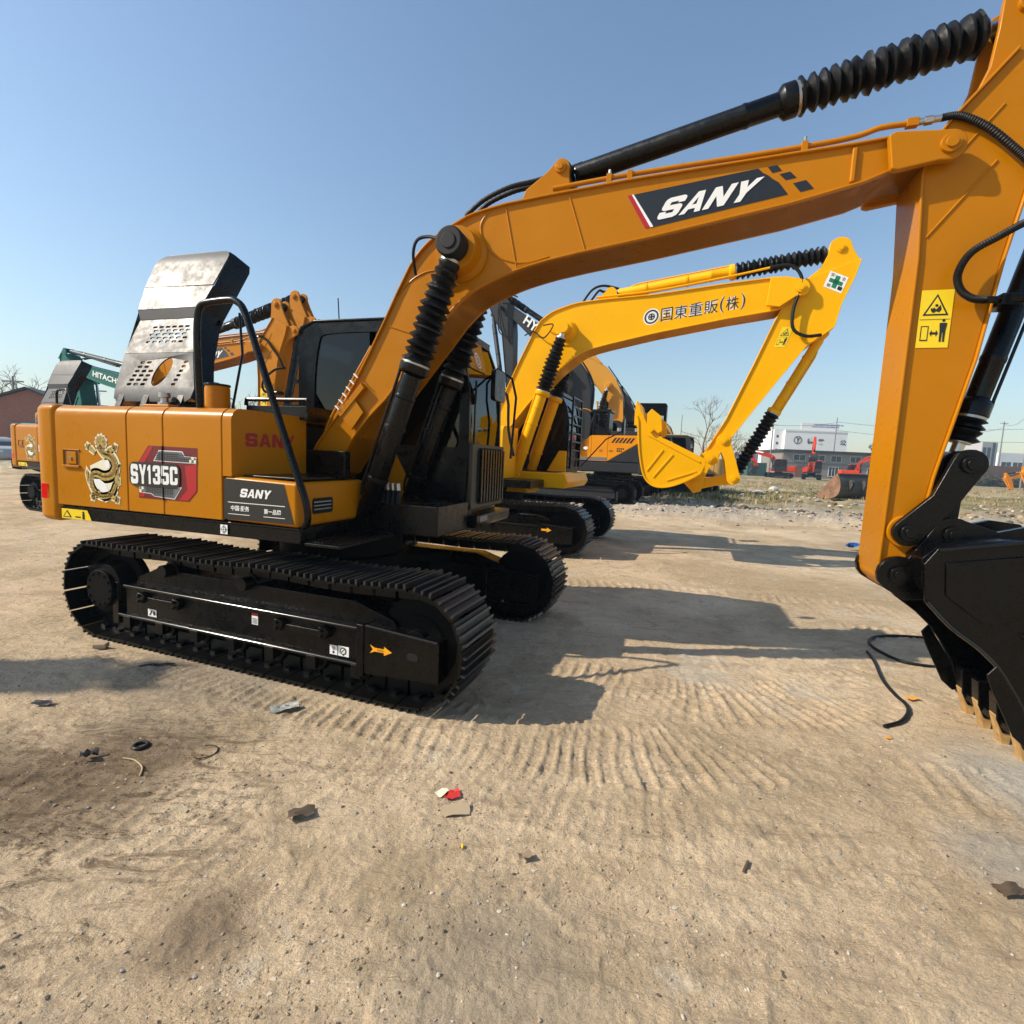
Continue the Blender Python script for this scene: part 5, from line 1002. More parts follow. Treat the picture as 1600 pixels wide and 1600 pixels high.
gC = dict(s=1.35, y0=-.35, y1=.3, foot=(-.1, 1.9), boss=(.35, 5.1), bbase=(.75, 1.5), tip=(3.28, 7.72), abase=(1.05, 6.85), ear=(3.5, 8.45), atc=.5,
    top=[(-.25, 1.95), (-.45, 2.7), (-.6, 3.66), (-.58, 4.46), (-.39, 5.08), (-.11, 5.45), (.16, 5.78), (.5, 6.1), (1.7, 7.05), (3.04, 7.93), (3.3, 7.95)],
    bot=[(-.2, 1.75), (.05, 1.75), (.25, 2.6), (.33, 3.65), (.44, 4.66), (.8, 5.40), (1.42, 5.99), (1.97, 6.51), (2.75, 7.23), (3.3, 7.55)],
    armL=[(2.62, 3.2), (2.72, 3.35), (2.72, 4.68), (2.78, 6.74), (2.85, 7.5), (3.0, 8.0), (3.35, 8.3)], armR=[(2.80, 3.2), (2.9, 3.5), (2.97, 4.68), (3.26, 6.76), (3.62, 7.3), (3.85, 7.8), (3.8, 8.1)],
    armear=[(3.0, 8.0), (3.35, 8.45)]+arc(3.5, 8.45, .15, 150, 0, 6)+[(3.85, 8.0)], lpin=(2.75, 3.75), p1=(2.72, 3.35), joint=(3.15, 4.1), p2=(3.12, 3.62), kbase=(3.80, 7.55), ktc=.7, knb=6, bsc=1.3)
C_ = big_excavator('orange excavator with dark grey boom and slanted black rear panel behind the yellow bucket', (2.4, 21, 0), R(160), ORA, DGR, DGR, gC, ('HYUNDAI', [(2.36, .301, 7.10), (.62, .301, 5.70), (.42, .301, 6.0), (2.16, .301, 7.42)]), 'excavators facing away in the back row', lid=True)
gD = dict(s=1.35, y0=-.3, y1=.3, foot=(.2, 1.9), boss=(.03, 5.28), bbase=(.9, 1.5), tip=(2.62, 7.1), abase=(.9, 6.75), ear=(2.8, 7.85), atc=.5,
    top=[(-.1, 1.95), (-.55, 2.8), (-.76, 3.72), (-.68, 4.78), (-.3, 5.6), (.2, 6.2), (.9, 6.6), (1.6, 6.9), (2.5, 7.35), (2.75, 7.3)],
    bot=[(.1, 1.75), (.4, 1.75), (.1, 2.7), (-.2, 3.72), (0, 4.5), (.5, 5.1), (.95, 5.7), (1.6, 6.2), (2.3, 6.75), (2.75, 6.95)],
    armL=[(2.2, 2.7), (2.12, 2.9), (2.05, 4.2), (2.1, 6.2), (2.25, 7.0), (2.5, 7.5), (2.75, 7.8)], armR=[(2.4, 2.7), (2.5, 3.0), (2.5, 4.2), (2.66, 6.1), (2.95, 6.7), (3.15, 7.2), (3.05, 7.6)],
    armear=[(2.4, 7.4), (2.66, 7.85)]+arc(2.8, 7.85, .15, 150, 0, 6)+[(3.15, 7.4)], lpin=(2.25, 3.2), p1=(2.22, 2.85), joint=(2.65, 3.55), p2=(2.6, 3.1), kbase=(3.1, 7.0), ktc=.7, knb=6, bsc=1.3)
big_excavator('excavator with orange curved boom and black bellows, between two dark booms', (4.5, 25.5, 0), R(160), ORA, DGR, mat('golden_orange_paint', (.62, .28, .012), .38, coat=.3, dust=.08), gD, None, 'excavators facing away in the back row')
gE = dict(gD)
for k_ in ('top', 'bot', 'armL', 'armR', 'armear'): gE[k_] = [(p[0]+.18, p[1]-.3 if p[1] > 3 else p[1]) for p in gD[k_]]
for k_ in ('boss', 'tip', 'abase', 'ear', 'kbase'): gE[k_] = (gD[k_][0]+.18, gD[k_][1]-.3)
for k_ in ('lpin', 'p1', 'joint', 'p2'): gE[k_] = (gD[k_][0]+.18, gD[k_][1]+.0)
big_excavator('rear excavator with a dark grey boom, last of the back row', (6.2, 29.5, 0), R(160), ORA, DGR, DGR, gE, None, 'excavators facing away in the back row')
# ---- green excavator at the left
def green_excavator():
    root = thing('excavator', 'dark green excavator with a low sloping boom, behind the left amber excavator', 'excavator', (-18.65, 22.3, 0), -.36)
    undercarriage(root, 2.2, -2.2, .95, 1.5, .6, TRK, DGR, fine=False)
    q = lambda P: [(a+2.3, b) for a, b in P]
    g = dict(s=1.3, y0=-.35, y1=.25, foot=(0, 1.7), boss=q([(-2.05, 4.1)])[0], bbase=(.7, 1.3), tip=(4.9, 3.55), abase=q([(-2.95, 5.32)])[0], ear=(5.3, 4.2), atc=.62,
        top=q([(-2.45, 1.8), (-2.77, 2.5), (-2.95, 3.3), (-2.99, 3.97), (-3.04, 5.0), (-2.95, 5.2), (-2.72, 5.14), (-2.52, 4.93), (-1.8, 4.71), (.21, 4.35), (2.4, 3.75), (2.7, 3.6)]),
        bot=q([(-2.3, 1.55), (-2.1, 1.7), (-1.8, 2.5), (-1.70, 3.13), (-1.85, 3.8), (-1.9, 4.12), (-1.5, 4.18), (-.25, 3.83), (1.5, 3.45), (2.7, 3.35)]),
        armL=[(4.6, .8), (4.55, 1.0), (4.75, 3.0), (4.7, 3.5), (5.0, 4.1)], armR=[(4.8, .8), (4.85, 1.2), (5.2, 3.0), (5.35, 3.5), (5.45, 4.0)], armear=[(4.8, 3.7), (5.16, 4.2)]+arc(5.3, 4.2, .14, 150, 0, 6)+[(5.45, 3.8)],
        lpin=(4.75, 1.3), p1=(4.7, .95), joint=(5.1, 1.7), p2=(5.05, 1.2), kbase=(5.5, 3.6), ktc=.72, knb=5, bsc=1.2)
    boom, arm, bk = front_end(root, g, GRN, DGR, DGR, mat('dark_teal', (.01, .035, .04), .4), nb=0)
    up = upper(root, GRN, DGR, cabz=2.65)
    for o in root.children:
        if o.name.split('.')[0] in ('upper_frame', 'counterweight', 'side_door', 'tool_box', 'engine_hood', 'left_door', 'exhaust_stub', 'handrail', 'cab'): o.scale = (.85, 1.2, 1.16)
    mb = MB(); text_in(mb, 'HITACHI', [(1.35, -.335, 4.19), (2.9, -.335, 3.85), (2.93, -.335, 4.06), (1.38, -.335, 4.42)], 0, 0, .03); mb.build('lettering', WHT, boom)
    mb = MB(); mb.add([(p[0], -.33, p[1]) for p in ell(-.05, 4.0, .22, .26, 14)], [tuple(range(14))]); mb.build('round_badge', SRED, boom)
    mb = MB()
    for k in range(2): mb.tube([(.3, -.1+.1*k, 4.95), (.8, -.1+.1*k, 4.98), (1.5, -.1+.1*k, 4.83), (2.5, -.1+.1*k, 4.6)], .03, 6, smooth=4)
    mb.build('boom_hose', RUB, root)
green_excavator()
# ---- far machines
def far(px, d, z=0): p = at(px, 740, d); return (p.x, p.y, z)
GZ = .5
plain_excavator('excavator', 'red excavator side on, boom lowered to the left before the green container', 'excavator', far(1216, 80, GZ), R(172), RED, DGR, (4, -28, 0), 1.0, 'red excavators across the yard', skirt=RED)
plain_excavator('excavator', 'red excavator with its boom raised straight up in front of the white building', 'excavator', far(1268, 78, GZ), R(-118), RED, DGR, (30, -4, 0), 1.0, 'red excavators across the yard')
plain_excavator('excavator', 'red excavator beside the amber arm with its boom folded to the right', 'excavator', far(1334, 80, GZ), R(-22), RED, DGR, (12, 4, 0), .9, 'red excavators across the yard')
plain_excavator('excavator', 'tan yellow excavator half hidden behind the yellow bucket', 'excavator', (9.4, 29.5, 0), R(150), TAN, DGR, (10, 0, 0), 1.15)
plain_excavator('excavator', 'far small orange excavator at the right edge with its bucket held above the ground', 'excavator', far(1640, 62, .3), R(176), ORA, DGR, (-22, 2, -30), .92, 'orange excavators by the far wall')
plain_excavator('excavator', 'far orange yellow excavator at the right edge with black bucket set on the ground', 'excavator', far(1672, 58, .3), R(180), ORA, DGR, (-16, 0, 0), 1.0, 'orange excavators by the far wall')
# unseen machine added off to the left so its boom throws the left edge shadow
plain_excavator('excavator', 'unseen amber excavator added left of the view to cast a boom shadow on the dirt', 'excavator', (-17.0, 1.6, 0), R(7.6), AMB, BLK, (0, 0, 0), 1.45)
# ------------------------------------------------------------------ ground: one sheet, fine near the camera
_r = np.random.RandomState(5); _LAT = _r.rand(256, 256)
def vnoise(x, y):
    xi = np.floor(x).astype(int); yi = np.floor(y).astype(int); fx = x-xi; fy = y-yi
    fx = fx*fx*(3-2*fx); fy = fy*fy*(3-2*fy); g = lambda a, b: _LAT[a % 256, b % 256]
    return (g(xi, yi)*(1-fx)+g(xi+1, yi)*fx)*(1-fy)+(g(xi, yi+1)*(1-fx)+g(xi+1, yi+1)*fx)*fy-.5
def fbm(x, y, o=4, l=2.1, g=.5):
    s = 0; a = 1
    for i in range(o): s = s+a*vnoise(x+17.3*i, y+9.1*i); x = x*l; y = y*l; a *= g
    return s
def smooth(a, b, x): t = np.clip((x-a)/(b-a), 0, 1); return t*t*(3-2*t)
BANDS = [  # (centre line, half width, pitch, height)
    ([(-3.3, 4.02), (-2.2, 3.60), (-.9, 3.10), (0.1, 2.80), (.9, 2.68), (1.7, 2.85)], .36, .085, .012),
    ([(.2, 3.75), (.9, 3.55), (1.4, 3.42), (2.0, 3.45), (2.6, 3.62), (3.4, 4.0)], .40, .085, .015),
    ([(.2, 3.0), (.8, 3.15), (1.2, 3.4), (1.5, 3.9), (1.6, 4.5)], .28, .085, .012),
    ([(-1.0, 2.55), (0, 2.35), (.8, 2.1), (1.5, 1.95), (2.2, 2.0)], .26, .08, .004),
    ([(2.0, 2.6), (2.8, 2.5), (3.6, 2.9)], .28, .12, .008),
    ([(-3.4, 2.6), (-2.2, 2.2), (-1.2, 1.95), (-.2, 1.8)], .28, .085, .005),
    ([(1.2, 5.6), (3.2, 5.2), (5.5, 4.6)], .35, .12, .016),
    ([(.5, 6.6), (3.5, 6.2), (7, 5.4)], .35, .12, .01)]
def band_h(x, y):
    h = np.zeros_like(x)
    for C, hw, pt, am in BANDS:
        P = [Vector((a, b, 0)) for a, b in C]; P = catmull(P, 12); best = np.full_like(x, 1e9); S = np.zeros_like(x); s0 = 0
        near = (x > min(p.x for p in P)-1) & (x < max(p.x for p in P)+1) & (y > min(p.y for p in P)-1) & (y < max(p.y for p in P)+1)
        xs = x[near]; ys = y[near]; b_ = np.full_like(xs, 1e9); s_ = np.zeros_like(xs); sg = np.zeros_like(xs)
        for a, b in zip(P, P[1:]):
            dx, dy = b.x-a.x, b.y-a.y; L = math.hypot(dx, dy); t = np.clip(((xs-a.x)*dx+(ys-a.y)*dy)/L**2, 0, 1)
            px = xs-a.x-t*dx; py = ys-a.y-t*dy; d = np.hypot(px, py); m = d < b_
            b_[m] = d[m]; s_[m] = s0+t[m]*L; sg[m] = ((xs-a.x)*dy-(ys-a.y)*dx)[m]/L; s0 += L
        s_ = s_+.10*fbm(xs*1.6, ys*1.6, 2)+.012*fbm(xs*9, ys*9, 2)
        ph = (s_/pt) % 1; w_ = np.where(ph < .22, ph/.22, np.where(ph < .38, 1, np.maximum(0, 1-(ph-.38)/.2)))
        mask = smooth(hw, hw*.75, b_)*np.clip(.72+2.0*fbm(xs*1.5+3, ys*1.5, 4), 0, 1)*smooth(0, .35, s_)*smooth(s0, s0-.35, s_)
        h[near] += am*(w_-.35)*mask*(.85+.9*fbm(xs*14, ys*14, 3))+.004*mask*fbm(xs*30, ys*30, 2)+.010*mask*smooth(hw*.7, hw*.85, b_)
    return h
def height(x, y):
    r = np.hypot(x, y)
    h = .05*fbm(x*.5, y*.5, 3)*smooth(1, 5, r)+.007*fbm(x*2.3, y*2.3, 4)+.006*fbm(x*8, y*8, 3)+.006*np.abs(fbm(x*24, y*24, 2))+.010*np.clip(fbm(x*6+5, y*6, 4)-.12, 0, 1)
    rut = np.clip(fbm(x*1.1-.5*y+40, y*3.2+.9*x, 4)-.08, 0, 1)
    h -= .012*rut*smooth(7, 2.5, r)
    cr = 1-np.abs(fbm(x*4.2+11, y*5.5, 4))*5; h += .007*np.clip(cr, 0, 1)*smooth(8, 4, r)
    h *= 1-.75*smooth(6, 12, r)*smooth(20, 12, r)
    h += band_h(x, y)
    g1 = np.exp(-((y-(17.2-.25*(x-9)))/2.0)**2)*smooth(2.5, 5, x)*smooth(40, 20, x)          # gravel windrow
    h += g1*(.12+.22*np.abs(fbm(x*1.3, y*1.3, 4))+.10*np.abs(fbm(x*5, y*5, 3)))
    g2 = smooth(20, 27, y+.2*x)*smooth(70, 45, y)*smooth(3, 8, x); h += g2*(.12+.42*np.abs(fbm(x*.5, y*.5, 4))+.16*np.abs(fbm(x*1.7, y*1.7, 3)))
    h += .45*smooth(40, 60, y)*smooth(2, 12, x)
    h += np.exp(-(((x+23)/4)**2+((y-23.5)/3)**2))*(.3+.6*np.abs(fbm(x*.8, y*.8, 4)))
    # machines press the ground flat
    c, s = math.cos(TH), math.sin(TH)
    for (mx, my, k) in ((-1.552, 4.7075, 1), (-.34, 10.38, 1.2)):
        u = c*(x-mx)+s*(y-my); v = -s*(x-mx)+c*(y-my)
        for sg in (-1, 1): h = h*(1-.93*smooth(.40*k, .27*k, np.abs(v-sg*k))*smooth(1.75*k, 1.45*k, np.abs(u)))
    m = smooth(.55, .25, np.hypot(x-3.08, y-3.05)); h = h*(1-m)-.008*m
    return h
rs = [0.0, .35, .6]
while rs[-1] < 10: rs.append(rs[-1]*1.0046)
while rs[-1] < 4000: rs.append(rs[-1]*1.032)
A_ = np.concatenate([np.arange(-60, 60, .14), np.arange(62, 298, 2.0)]); A_ = np.radians(A_)
rs = np.array(rs[1:]); na = len(A_); nr = len(rs)
gx = (rs[:, None]*np.sin(A_)[None, :]).ravel(); gy = (rs[:, None]*np.cos(A_)[None, :]).ravel(); gz = height(gx, gy)
vv = np.concatenate([np.array([[0, 0, 0.0]]), np.stack([gx, gy, gz], 1)]); ii = np.arange(nr-1)[:, None]*na+np.arange(na)[None, :]+1
jj = np.arange(nr-1)[:, None]*na+(np.arange(na)[None, :]+1) % na+1
quads = np.stack([ii, jj, jj+na, ii+na], 2).reshape(-1, 4); tri = np.stack([np.zeros(na, int), (np.arange(na)+1) % na+1, np.arange(na)+1], 1)
me = D.meshes.new('ground'); nq = len(quads); me.vertices.add(len(vv)); me.vertices.foreach_set('co', vv.ravel())
me.loops.add(nq*4+na*3); me.loops.foreach_set('vertex_index', np.concatenate([quads[:, ::-1].ravel(), tri[:, ::-1].ravel()]))
me.polygons.add(nq+na); me.polygons.foreach_set('loop_start', np.concatenate([np.arange(nq)*4, nq*4+np.arange(na)*3])); me.polygons.foreach_set('use_smooth', np.ones(nq+na, bool))
me.update(calc_edges=True); me.validate()
if me.polygons[0].normal.z < 0: me.flip_normals()
def ground_mat():
    m = D.materials.new('dry_dirt'); m.use_nodes = True; n = m.node_tree; b = n.nodes['Principled BSDF']; L = n.links; b.inputs['Roughness'].default_value = .95; b.inputs['Specular IOR Level'].default_value = .15
    tc = n.nodes.new('ShaderNodeTexCoord')
    def noise(sc, det=6, ro=.6, dist=0, vec=None):
        t = n.nodes.new('ShaderNodeTexNoise'); t.inputs['Scale'].default_value = sc; t.inputs['Detail'].default_value = det; t.inputs['Roughness'].default_value = ro; t.inputs['Distortion'].default_value = dist
        L.new(vec or tc.outputs['Object'], t.inputs['Vector']); return t.outputs[0]
    def ramp(x, a, b_): r = n.nodes.new('ShaderNodeMapRange'); r.inputs[1].default_value = a; r.inputs[2].default_value = b_; L.new(x, r.inputs[0]); return r.outputs[0]
    def mix(f, a, c, k=1.0):
        x = n.nodes.new('ShaderNodeMix'); x.data_type = 'RGBA'
        if k != 1:
            q = n.nodes.new('ShaderNodeMath'); q.operation = 'MULTIPLY'; q.inputs[1].default_value = k; L.new(f, q.inputs[0]); f = q.outputs[0]
        L.new(f, x.inputs[0])
        for s_, v in ((6, a), (7, c)):
            if isinstance(v, tuple): x.inputs[s_].default_value = (*v, 1)
            else: L.new(v, x.inputs[s_])
        return x.outputs[2]
    mp = n.nodes.new('ShaderNodeMapping'); mp.inputs['Scale'].default_value = (.55, 1.7, 1); mp.inputs['Rotation'].default_value = (0, 0, -.35); L.new(tc.outputs['Object'], mp.inputs[0]); sv = mp.outputs[0]
    c = mix(ramp(noise(.55, 7, .62, .6), .36, .66), (.50, .37, .225), (.73, .57, .38))
    c = mix(ramp(noise(1.3, 8, .7, .8, sv), .50, .72), c, (.345, .255, .165), .65)           # damp brown dirt in streaks
    c = mix(ramp(noise(.9, 6, .65, .4), .58, .74), c, (.49, .44, .36), .65)             # pale grey concrete showing
    c = mix(ramp(noise(6, 8, .75), .52, .72), c, (.29, .215, .14), .55)
    c = mix(ramp(noise(38, 5, .7), .55, .75), c, (.68, .55, .39), .65)
    c = mix(ramp(noise(75, 4, .7), .60, .74), c, (.14, .10, .06), .85)
    c = mix(ramp(noise(210, 3, .75), .54, .66), c, (.20, .145, .09), .7); c = mix(ramp(noise(120, 3, .75, .4), .57, .66), c, (.85, .73, .56), .6); c = mix(ramp(noise(14, 9, .8, .6), .56, .70), c, (.30, .225, .15), .5)
    geo = n.nodes.new('ShaderNodeNewGeometry'); sx = n.nodes.new('ShaderNodeSeparateXYZ'); L.new(geo.outputs['Position'], sx.inputs[0])
    def stain(cx, cy, r, col, k, wob=.6):   # a stain with a place of its own
        vm = n.nodes.new('ShaderNodeVectorMath'); vm.operation = 'DISTANCE'; L.new(geo.outputs['Position'], vm.inputs[0]); vm.inputs[1].default_value = (cx, cy, 0)
        nn = noise(2.2, 6, .7); q = n.nodes.new('ShaderNodeMath'); q.operation = 'MULTIPLY_ADD'; L.new(nn, q.inputs[0]); q.inputs[1].default_value = wob*r*2; L.new(vm.outputs['Value'], q.inputs[2])
        return mix(ramp(q.outputs[0], r*(1+wob), r*(.35+wob)), c, col, k)
    c = mix(ramp(noise(.42, 5, .6, .5), .47, .60), c, (.34, .255, .15), .65); c = mix(ramp(noise(1.15, 9, .72, .9), .54, .585), c, (.36, .275, .17), .55); c = mix(ramp(noise(.8, 8, .7, .7), .585, .62), c, (.50, .465, .38), .5); c = mix(ramp(noise(3.1, 9, .78, 1.2, sv), .56, .61), c, (.31, .23, .15), .5); c = mix(ramp(noise(2.3, 8, .75, .5), .60, .64), c, (.62, .54, .42), .45)
    c = mix(ramp(noise(4.5, 9, .8, 1.5, sv), .50, .56), c, stain(-1.95, 2.2, 1.25, (.12, .082, .05), 1.0, .5), .85); c = stain(-1.95, 2.35, .6, (.14, .096, .058), .75); c = stain(-2.6, 2.0, .8, (.15, .105, .065), .7); c = stain(-.95, 1.55, .22, (.17, .12, .08), .7)
    c = stain(.0, 1.45, .42, (.34, .28, .20), .6); c = stain(2.9, 2.55, .6, (.43, .40, .34), .8); c = stain(2.2, 2.0, .35, (.36, .33, .28), .6)
    c = stain(-2.0, 3.5, 1.0, (.24, .20, .15), .6)
    # far field: dry grass colours beyond the hard-standing, pale gravel windrow
    fy = n.nodes.new('ShaderNodeMath'); fy.operation = 'MULTIPLY_ADD'; L.new(sx.outputs[0], fy.inputs[0]); fy.inputs[1].default_value = .22; L.new(sx.outputs[1], fy.inputs[2])
    nf = noise(.25, 5, .6); q = n.nodes.new('ShaderNodeMath'); q.operation = 'MULTIPLY_ADD'; L.new(nf, q.inputs[0]); q.inputs[1].default_value = 8; L.new(fy.outputs[0], q.inputs[2])
    grav = ramp(q.outputs[0], 20.5, 22.5); gc = mix(ramp(noise(9, 6, .75), .35, .65), (.24, .205, .165), (.55, .48, .38))
    c = mix(grav, c, gc, .85)
    field = ramp(q.outputs[0], 26, 29); fc = mix(ramp(noise(.6, 7, .7), .42, .6), (.33, .26, .15), (.17, .155, .065)); fc = mix(ramp(noise(.09, 4, .6), .5, .62), fc, (.45, .37, .25), .8)
    c = mix(field, c, fc)
    L.new(c, b.inputs['Base Color'])
    h1_ = noise(24, 8, .72); h2_ = noise(5.5, 8, .68, .5, sv); ad = n.nodes.new('ShaderNodeMath'); ad.operation = 'MULTIPLY_ADD'; L.new(h2_, ad.inputs[0]); ad.inputs[1].default_value = 2.2; L.new(h1_, ad.inputs[2])
    bp = n.nodes.new('ShaderNodeBump'); bp.inputs['Strength'].default_value = .9; bp.inputs['Distance'].default_value = .022; L.new(ad.outputs[0], bp.inputs['Height']); L.new(bp.outputs[0], b.inputs['Normal'])
    return m
MATS_GROUND = ground_mat(); me.materials.append(MATS_GROUND); go = D.objects.new('ground', me); COL.objects.link(go); structure(go)
def hz(x, y): return float(height(np.array([x]), np.array([y]))[0])
# ---- loose stones and clods, uncountable
def stones(name, n, sampler, mats, smin, smax, seed, flat=1.0):
    rg = random.Random(seed); mb = MB(); ico = [(0, 0, 1), (.89, 0, .45), (.28, .85, .45), (-.72, .53, .45), (-.72, -.53, .45), (.28, -.85, .45), (.72, .53, -.45), (-.28, .85, -.45), (-.89, 0, -.45), (-.28, -.85, -.45), (.72, -.53, -.45), (0, 0, -1)]
    fa = [(0, 1, 2), (0, 2, 3), (0, 3, 4), (0, 4, 5), (0, 5, 1), (1, 6, 2), (2, 7, 3), (3, 8, 4), (4, 9, 5), (5, 10, 1), (6, 7, 2), (7, 8, 3), (8, 9, 4), (9, 10, 5), (10, 6, 1), (11, 7, 6), (11, 8, 7), (11, 9, 8), (11, 10, 9), (11, 6, 10)]
    pts = [sampler(rg) for _ in range(n)]; zs = height(np.array([p[0] for p in pts]), np.array([p[1] for p in pts]))
    for (x, y), z in zip(pts, zs):
        s = smin+(smax-smin)*rg.random()**3.5; a = rg.random()*6.3; c, q = math.cos(a), math.sin(a); sx, sy, sz = s*rg.uniform(.7, 1.5), s*rg.uniform(.6, 1.1), s*rg.uniform(.35, .75)*flat
        v = []
        for (i, j, k) in ico: f = rg.uniform(.75, 1.15); i *= sx*f; j *= sy*f; v.append((x+c*i-q*j, y+q*i+c*j, z+k*sz*f+sz*.25))
        mb.add(v, fa, rg.randrange(len(mats)))
    return structure(mb.build(name, mats, ang=20), 'stuff')
ST = [mat('stone_tan', (.36, .27, .18), .95), mat('stone_grey', (.30, .28, .25), .95), mat('stone_pale', (.52, .45, .36), .95), mat('stone_dark', (.10, .08, .06), .95)]
def nearfan(rg):
    r = 1.0+9*rg.random()**1.5; a = R(rg.uniform(-50, 50)); return (r*math.sin(a), r*math.cos(a))
stones('gravel', 6500, nearfan, [ST[0], ST[0], ST[2], ST[1], ST[3]], .0015, .009, 3)
def crumbs(rg):
    while True:
        r = 1.15+7*rg.random()**1.4; a = R(rg.uniform(-50, 50)); x, y = r*math.sin(a), r*math.cos(a)
        if float(fbm(np.array([x*1.6+7]), np.array([y*1.6]), 3)[0])+rg.gauss(0, .22) > .12: return (x, y)
stones('dirt_crumbs', 14000, crumbs, [MATS_GROUND], .0012, .008, 8)
stones('dirt_chips', 5200, crumbs, [MATS_GROUND, ST[0], MATS_GROUND, mat('chip_brown', (.22, .16, .1), .95), mat('chip_pale', (.58, .48, .35), .95)], .002, .009, 9, .35)
stones('gravel', 3000, lambda g: (lambda x: (x, 17.2-.25*(x-9)+g.gauss(0, 1.7)))(g.uniform(2.5, 30)), ST, .012, .075, 4)
# ---- dry and green grass beyond the gravel
def grass(name, n, cols, sampler, h0, h1, seed):
    rg = random.Random(seed); mb = MB(); pts = []
    while len(pts) < n:
        p = sampler(rg)
        if p: pts.append(p)
    zs = height(np.array([p[0] for p in pts]), np.array([p[1] for p in pts]))
    for (x, y), z in zip(pts, zs):
        k = rg.randrange(len(cols))
        for b in range(5):
            a = rg.random()*6.3; h = rg.uniform(h0, h1); w_ = h*.07; lx, ly = math.cos(a)*h*.55*rg.random(), math.sin(a)*h*.55*rg.random(); ox, oy = rg.gauss(0, .05), rg.gauss(0, .05); px, py = -math.sin(a)*w_, math.cos(a)*w_
            mb.add([(x+ox-px, y+oy-py, z-.02), (x+ox+px, y+oy+py, z-.02), (x+ox+lx*.5+px*.7, y+oy+ly*.5+py*.7, z+h*.6), (x+ox+lx, y+oy+ly, z+h)], [(0, 1, 2), (0, 2, 3)], k)
    return structure(mb.build(name, cols), 'stuff')
DRY = [mat('dry_grass_straw', (.36, .27, .13), .9), mat('dry_grass_brown', (.22, .155, .075), .9), mat('dry_grass_pale', (.45, .36, .2), .9)]
GRS = [mat('green_grass_dark', (.05, .085, .015), .8), mat('green_grass_mid', (.085, .13, .025), .8), mat('green_grass_olive', (.12, .12, .04), .8)]
def fieldpt(lo, hi, thr, sc=.35, sg=1):
    def f(g):
        t = g.random()**.8; y = lo+(hi-lo)*t; x = g.uniform(.13, 1.02)*y
        v = float(fbm(np.array([x*sc]), np.array([y*sc]), 3)[0])
        return (x, y) if (v-thr)*sg > 0 else None
    return f
grass('dry_grass', 5200, DRY, fieldpt(21, 58, .03, .22), .06, .24, 11)
grass('green_grass', 2600, GRS, fieldpt(21.5, 36, .17, .2), .05, .18, 12)
stones('field_rubble', 2600, lambda g: (lambda y: (g.uniform(.1, 1.02)*y, y))(19+30*g.random()**1.6), [ST[0], ST[2], ST[1], ST[3], DRY[1]], .02, .16, 14)
# ------------------------------------------------------------------ litter on the ground
def litter(name, label, cat, px, mb, m, dz=0, rot=0, **kw):
    mb.v = [(a*.72, b*.72, c*.62) for a, b, c in mb.v]; p = gnd(*px); o = mb.build(name, m, **kw); o.location = (p.x, p.y, hz(p.x, p.y)+dz); o.rotation_euler.z = rot; return tag(o, label, cat)
def crumple(w, h, n, amp, seed, th=0):
    rg = random.Random(seed); mb = MB(); v = [(w*(i/n-.5)+rg.gauss(0, w*.02), h*(j/n-.5)+rg.gauss(0, h*.02), rg.random()*amp+amp*.3) for j in range(n+1) for i in range(n+1)]
    mb.add(v, [(j*(n+1)+i, j*(n+1)+i+1, (j+1)*(n+1)+i+1, (j+1)*(n+1)+i) for j in range(n) for i in range(n)]); return mb
litter('packet', 'crushed red and white packet lying on the dirt in front of the tracks', 'packet', (705, 1245), crumple(.11, .085, 4, .022, 1), [mat('red_print', (.55, .03, .025), .5)], .004, .3)
litter('paper_scrap', 'pale torn scrap beside the red packet', 'paper', (690, 1243), crumple(.09, .06, 3, .02, 4), CRV, .003, 1.0)
litter('cardboard', 'flat tan cardboard piece below the red packet', 'cardboard', (712, 1270), crumple(.17, .10, 3, .012, 2), mat('cardboard', (.42, .32, .2), .85), .004, .2)
litter('newspaper', 'crumpled grey newspaper piece near the track', 'paper', (445, 1110), crumple(.22, .10, 6, .035, 3), mat('newsprint', (.42, .42, .37), .85, var=.5, vscale=30), .004, .5)
litter('rag', 'dark brown crumpled rag on the dirt in front of the tracks', 'rag', (470, 1277), crumple(.15, .09, 4, .03, 5), mat('brown_cloth', (.09, .06, .04), .9), .004, .4)
litter('rag', 'small black rag on the dark oil stain', 'rag', (140, 1183), crumple(.10, .08, 4, .05, 6), RUB, .004, .4)
litter('plastic_scrap', 'dark plastic scrap on the dirt at the left edge', 'scrap', (67, 1103), crumple(.14, .07, 4, .03, 7), DGR, .004, .1)
litter('torn_strip', 'thin dark torn strip lying in the shadow beside the track', 'scrap', (246, 1043), crumple(.30, .04, 5, .02, 8), DGR, .004, .35)
litter('bark_piece', 'brown piece of bark at the right edge of the dirt', 'bark', (1578, 1396), crumple(.16, .08, 5, .035, 9), mat('bark', (.10, .065, .04), .95), .004, .1)
litter('leaf', 'curled dry leaf on the open dirt', 'leaf', (820, 1345), crumple(.08, .05, 3, .03, 10), mat('dry_leaf', (.25, .18, .11), .9), .004, .3)
litter('orange_peel', 'orange plastic scrap near the end of the black hose', 'scrap', (1425, 1093), crumple(.13, .07, 3, .02, 13), ORV, .004, .2)
litter('orange_chip', 'tiny orange chip on the dirt below the black hose', 'scrap', (1388, 1153), crumple(.06, .03, 2, .012, 14), ORV, .003, .2)
mb = MB(); mb.tube([(.045*math.cos(t), .045*math.sin(t), .012) for t in [2*math.pi*i/16 for i in range(17)]], .014, 8); litter('rubber_ring', 'small black rubber ring on the dirt', 'ring', (220, 1164), mb, RUB, 0)
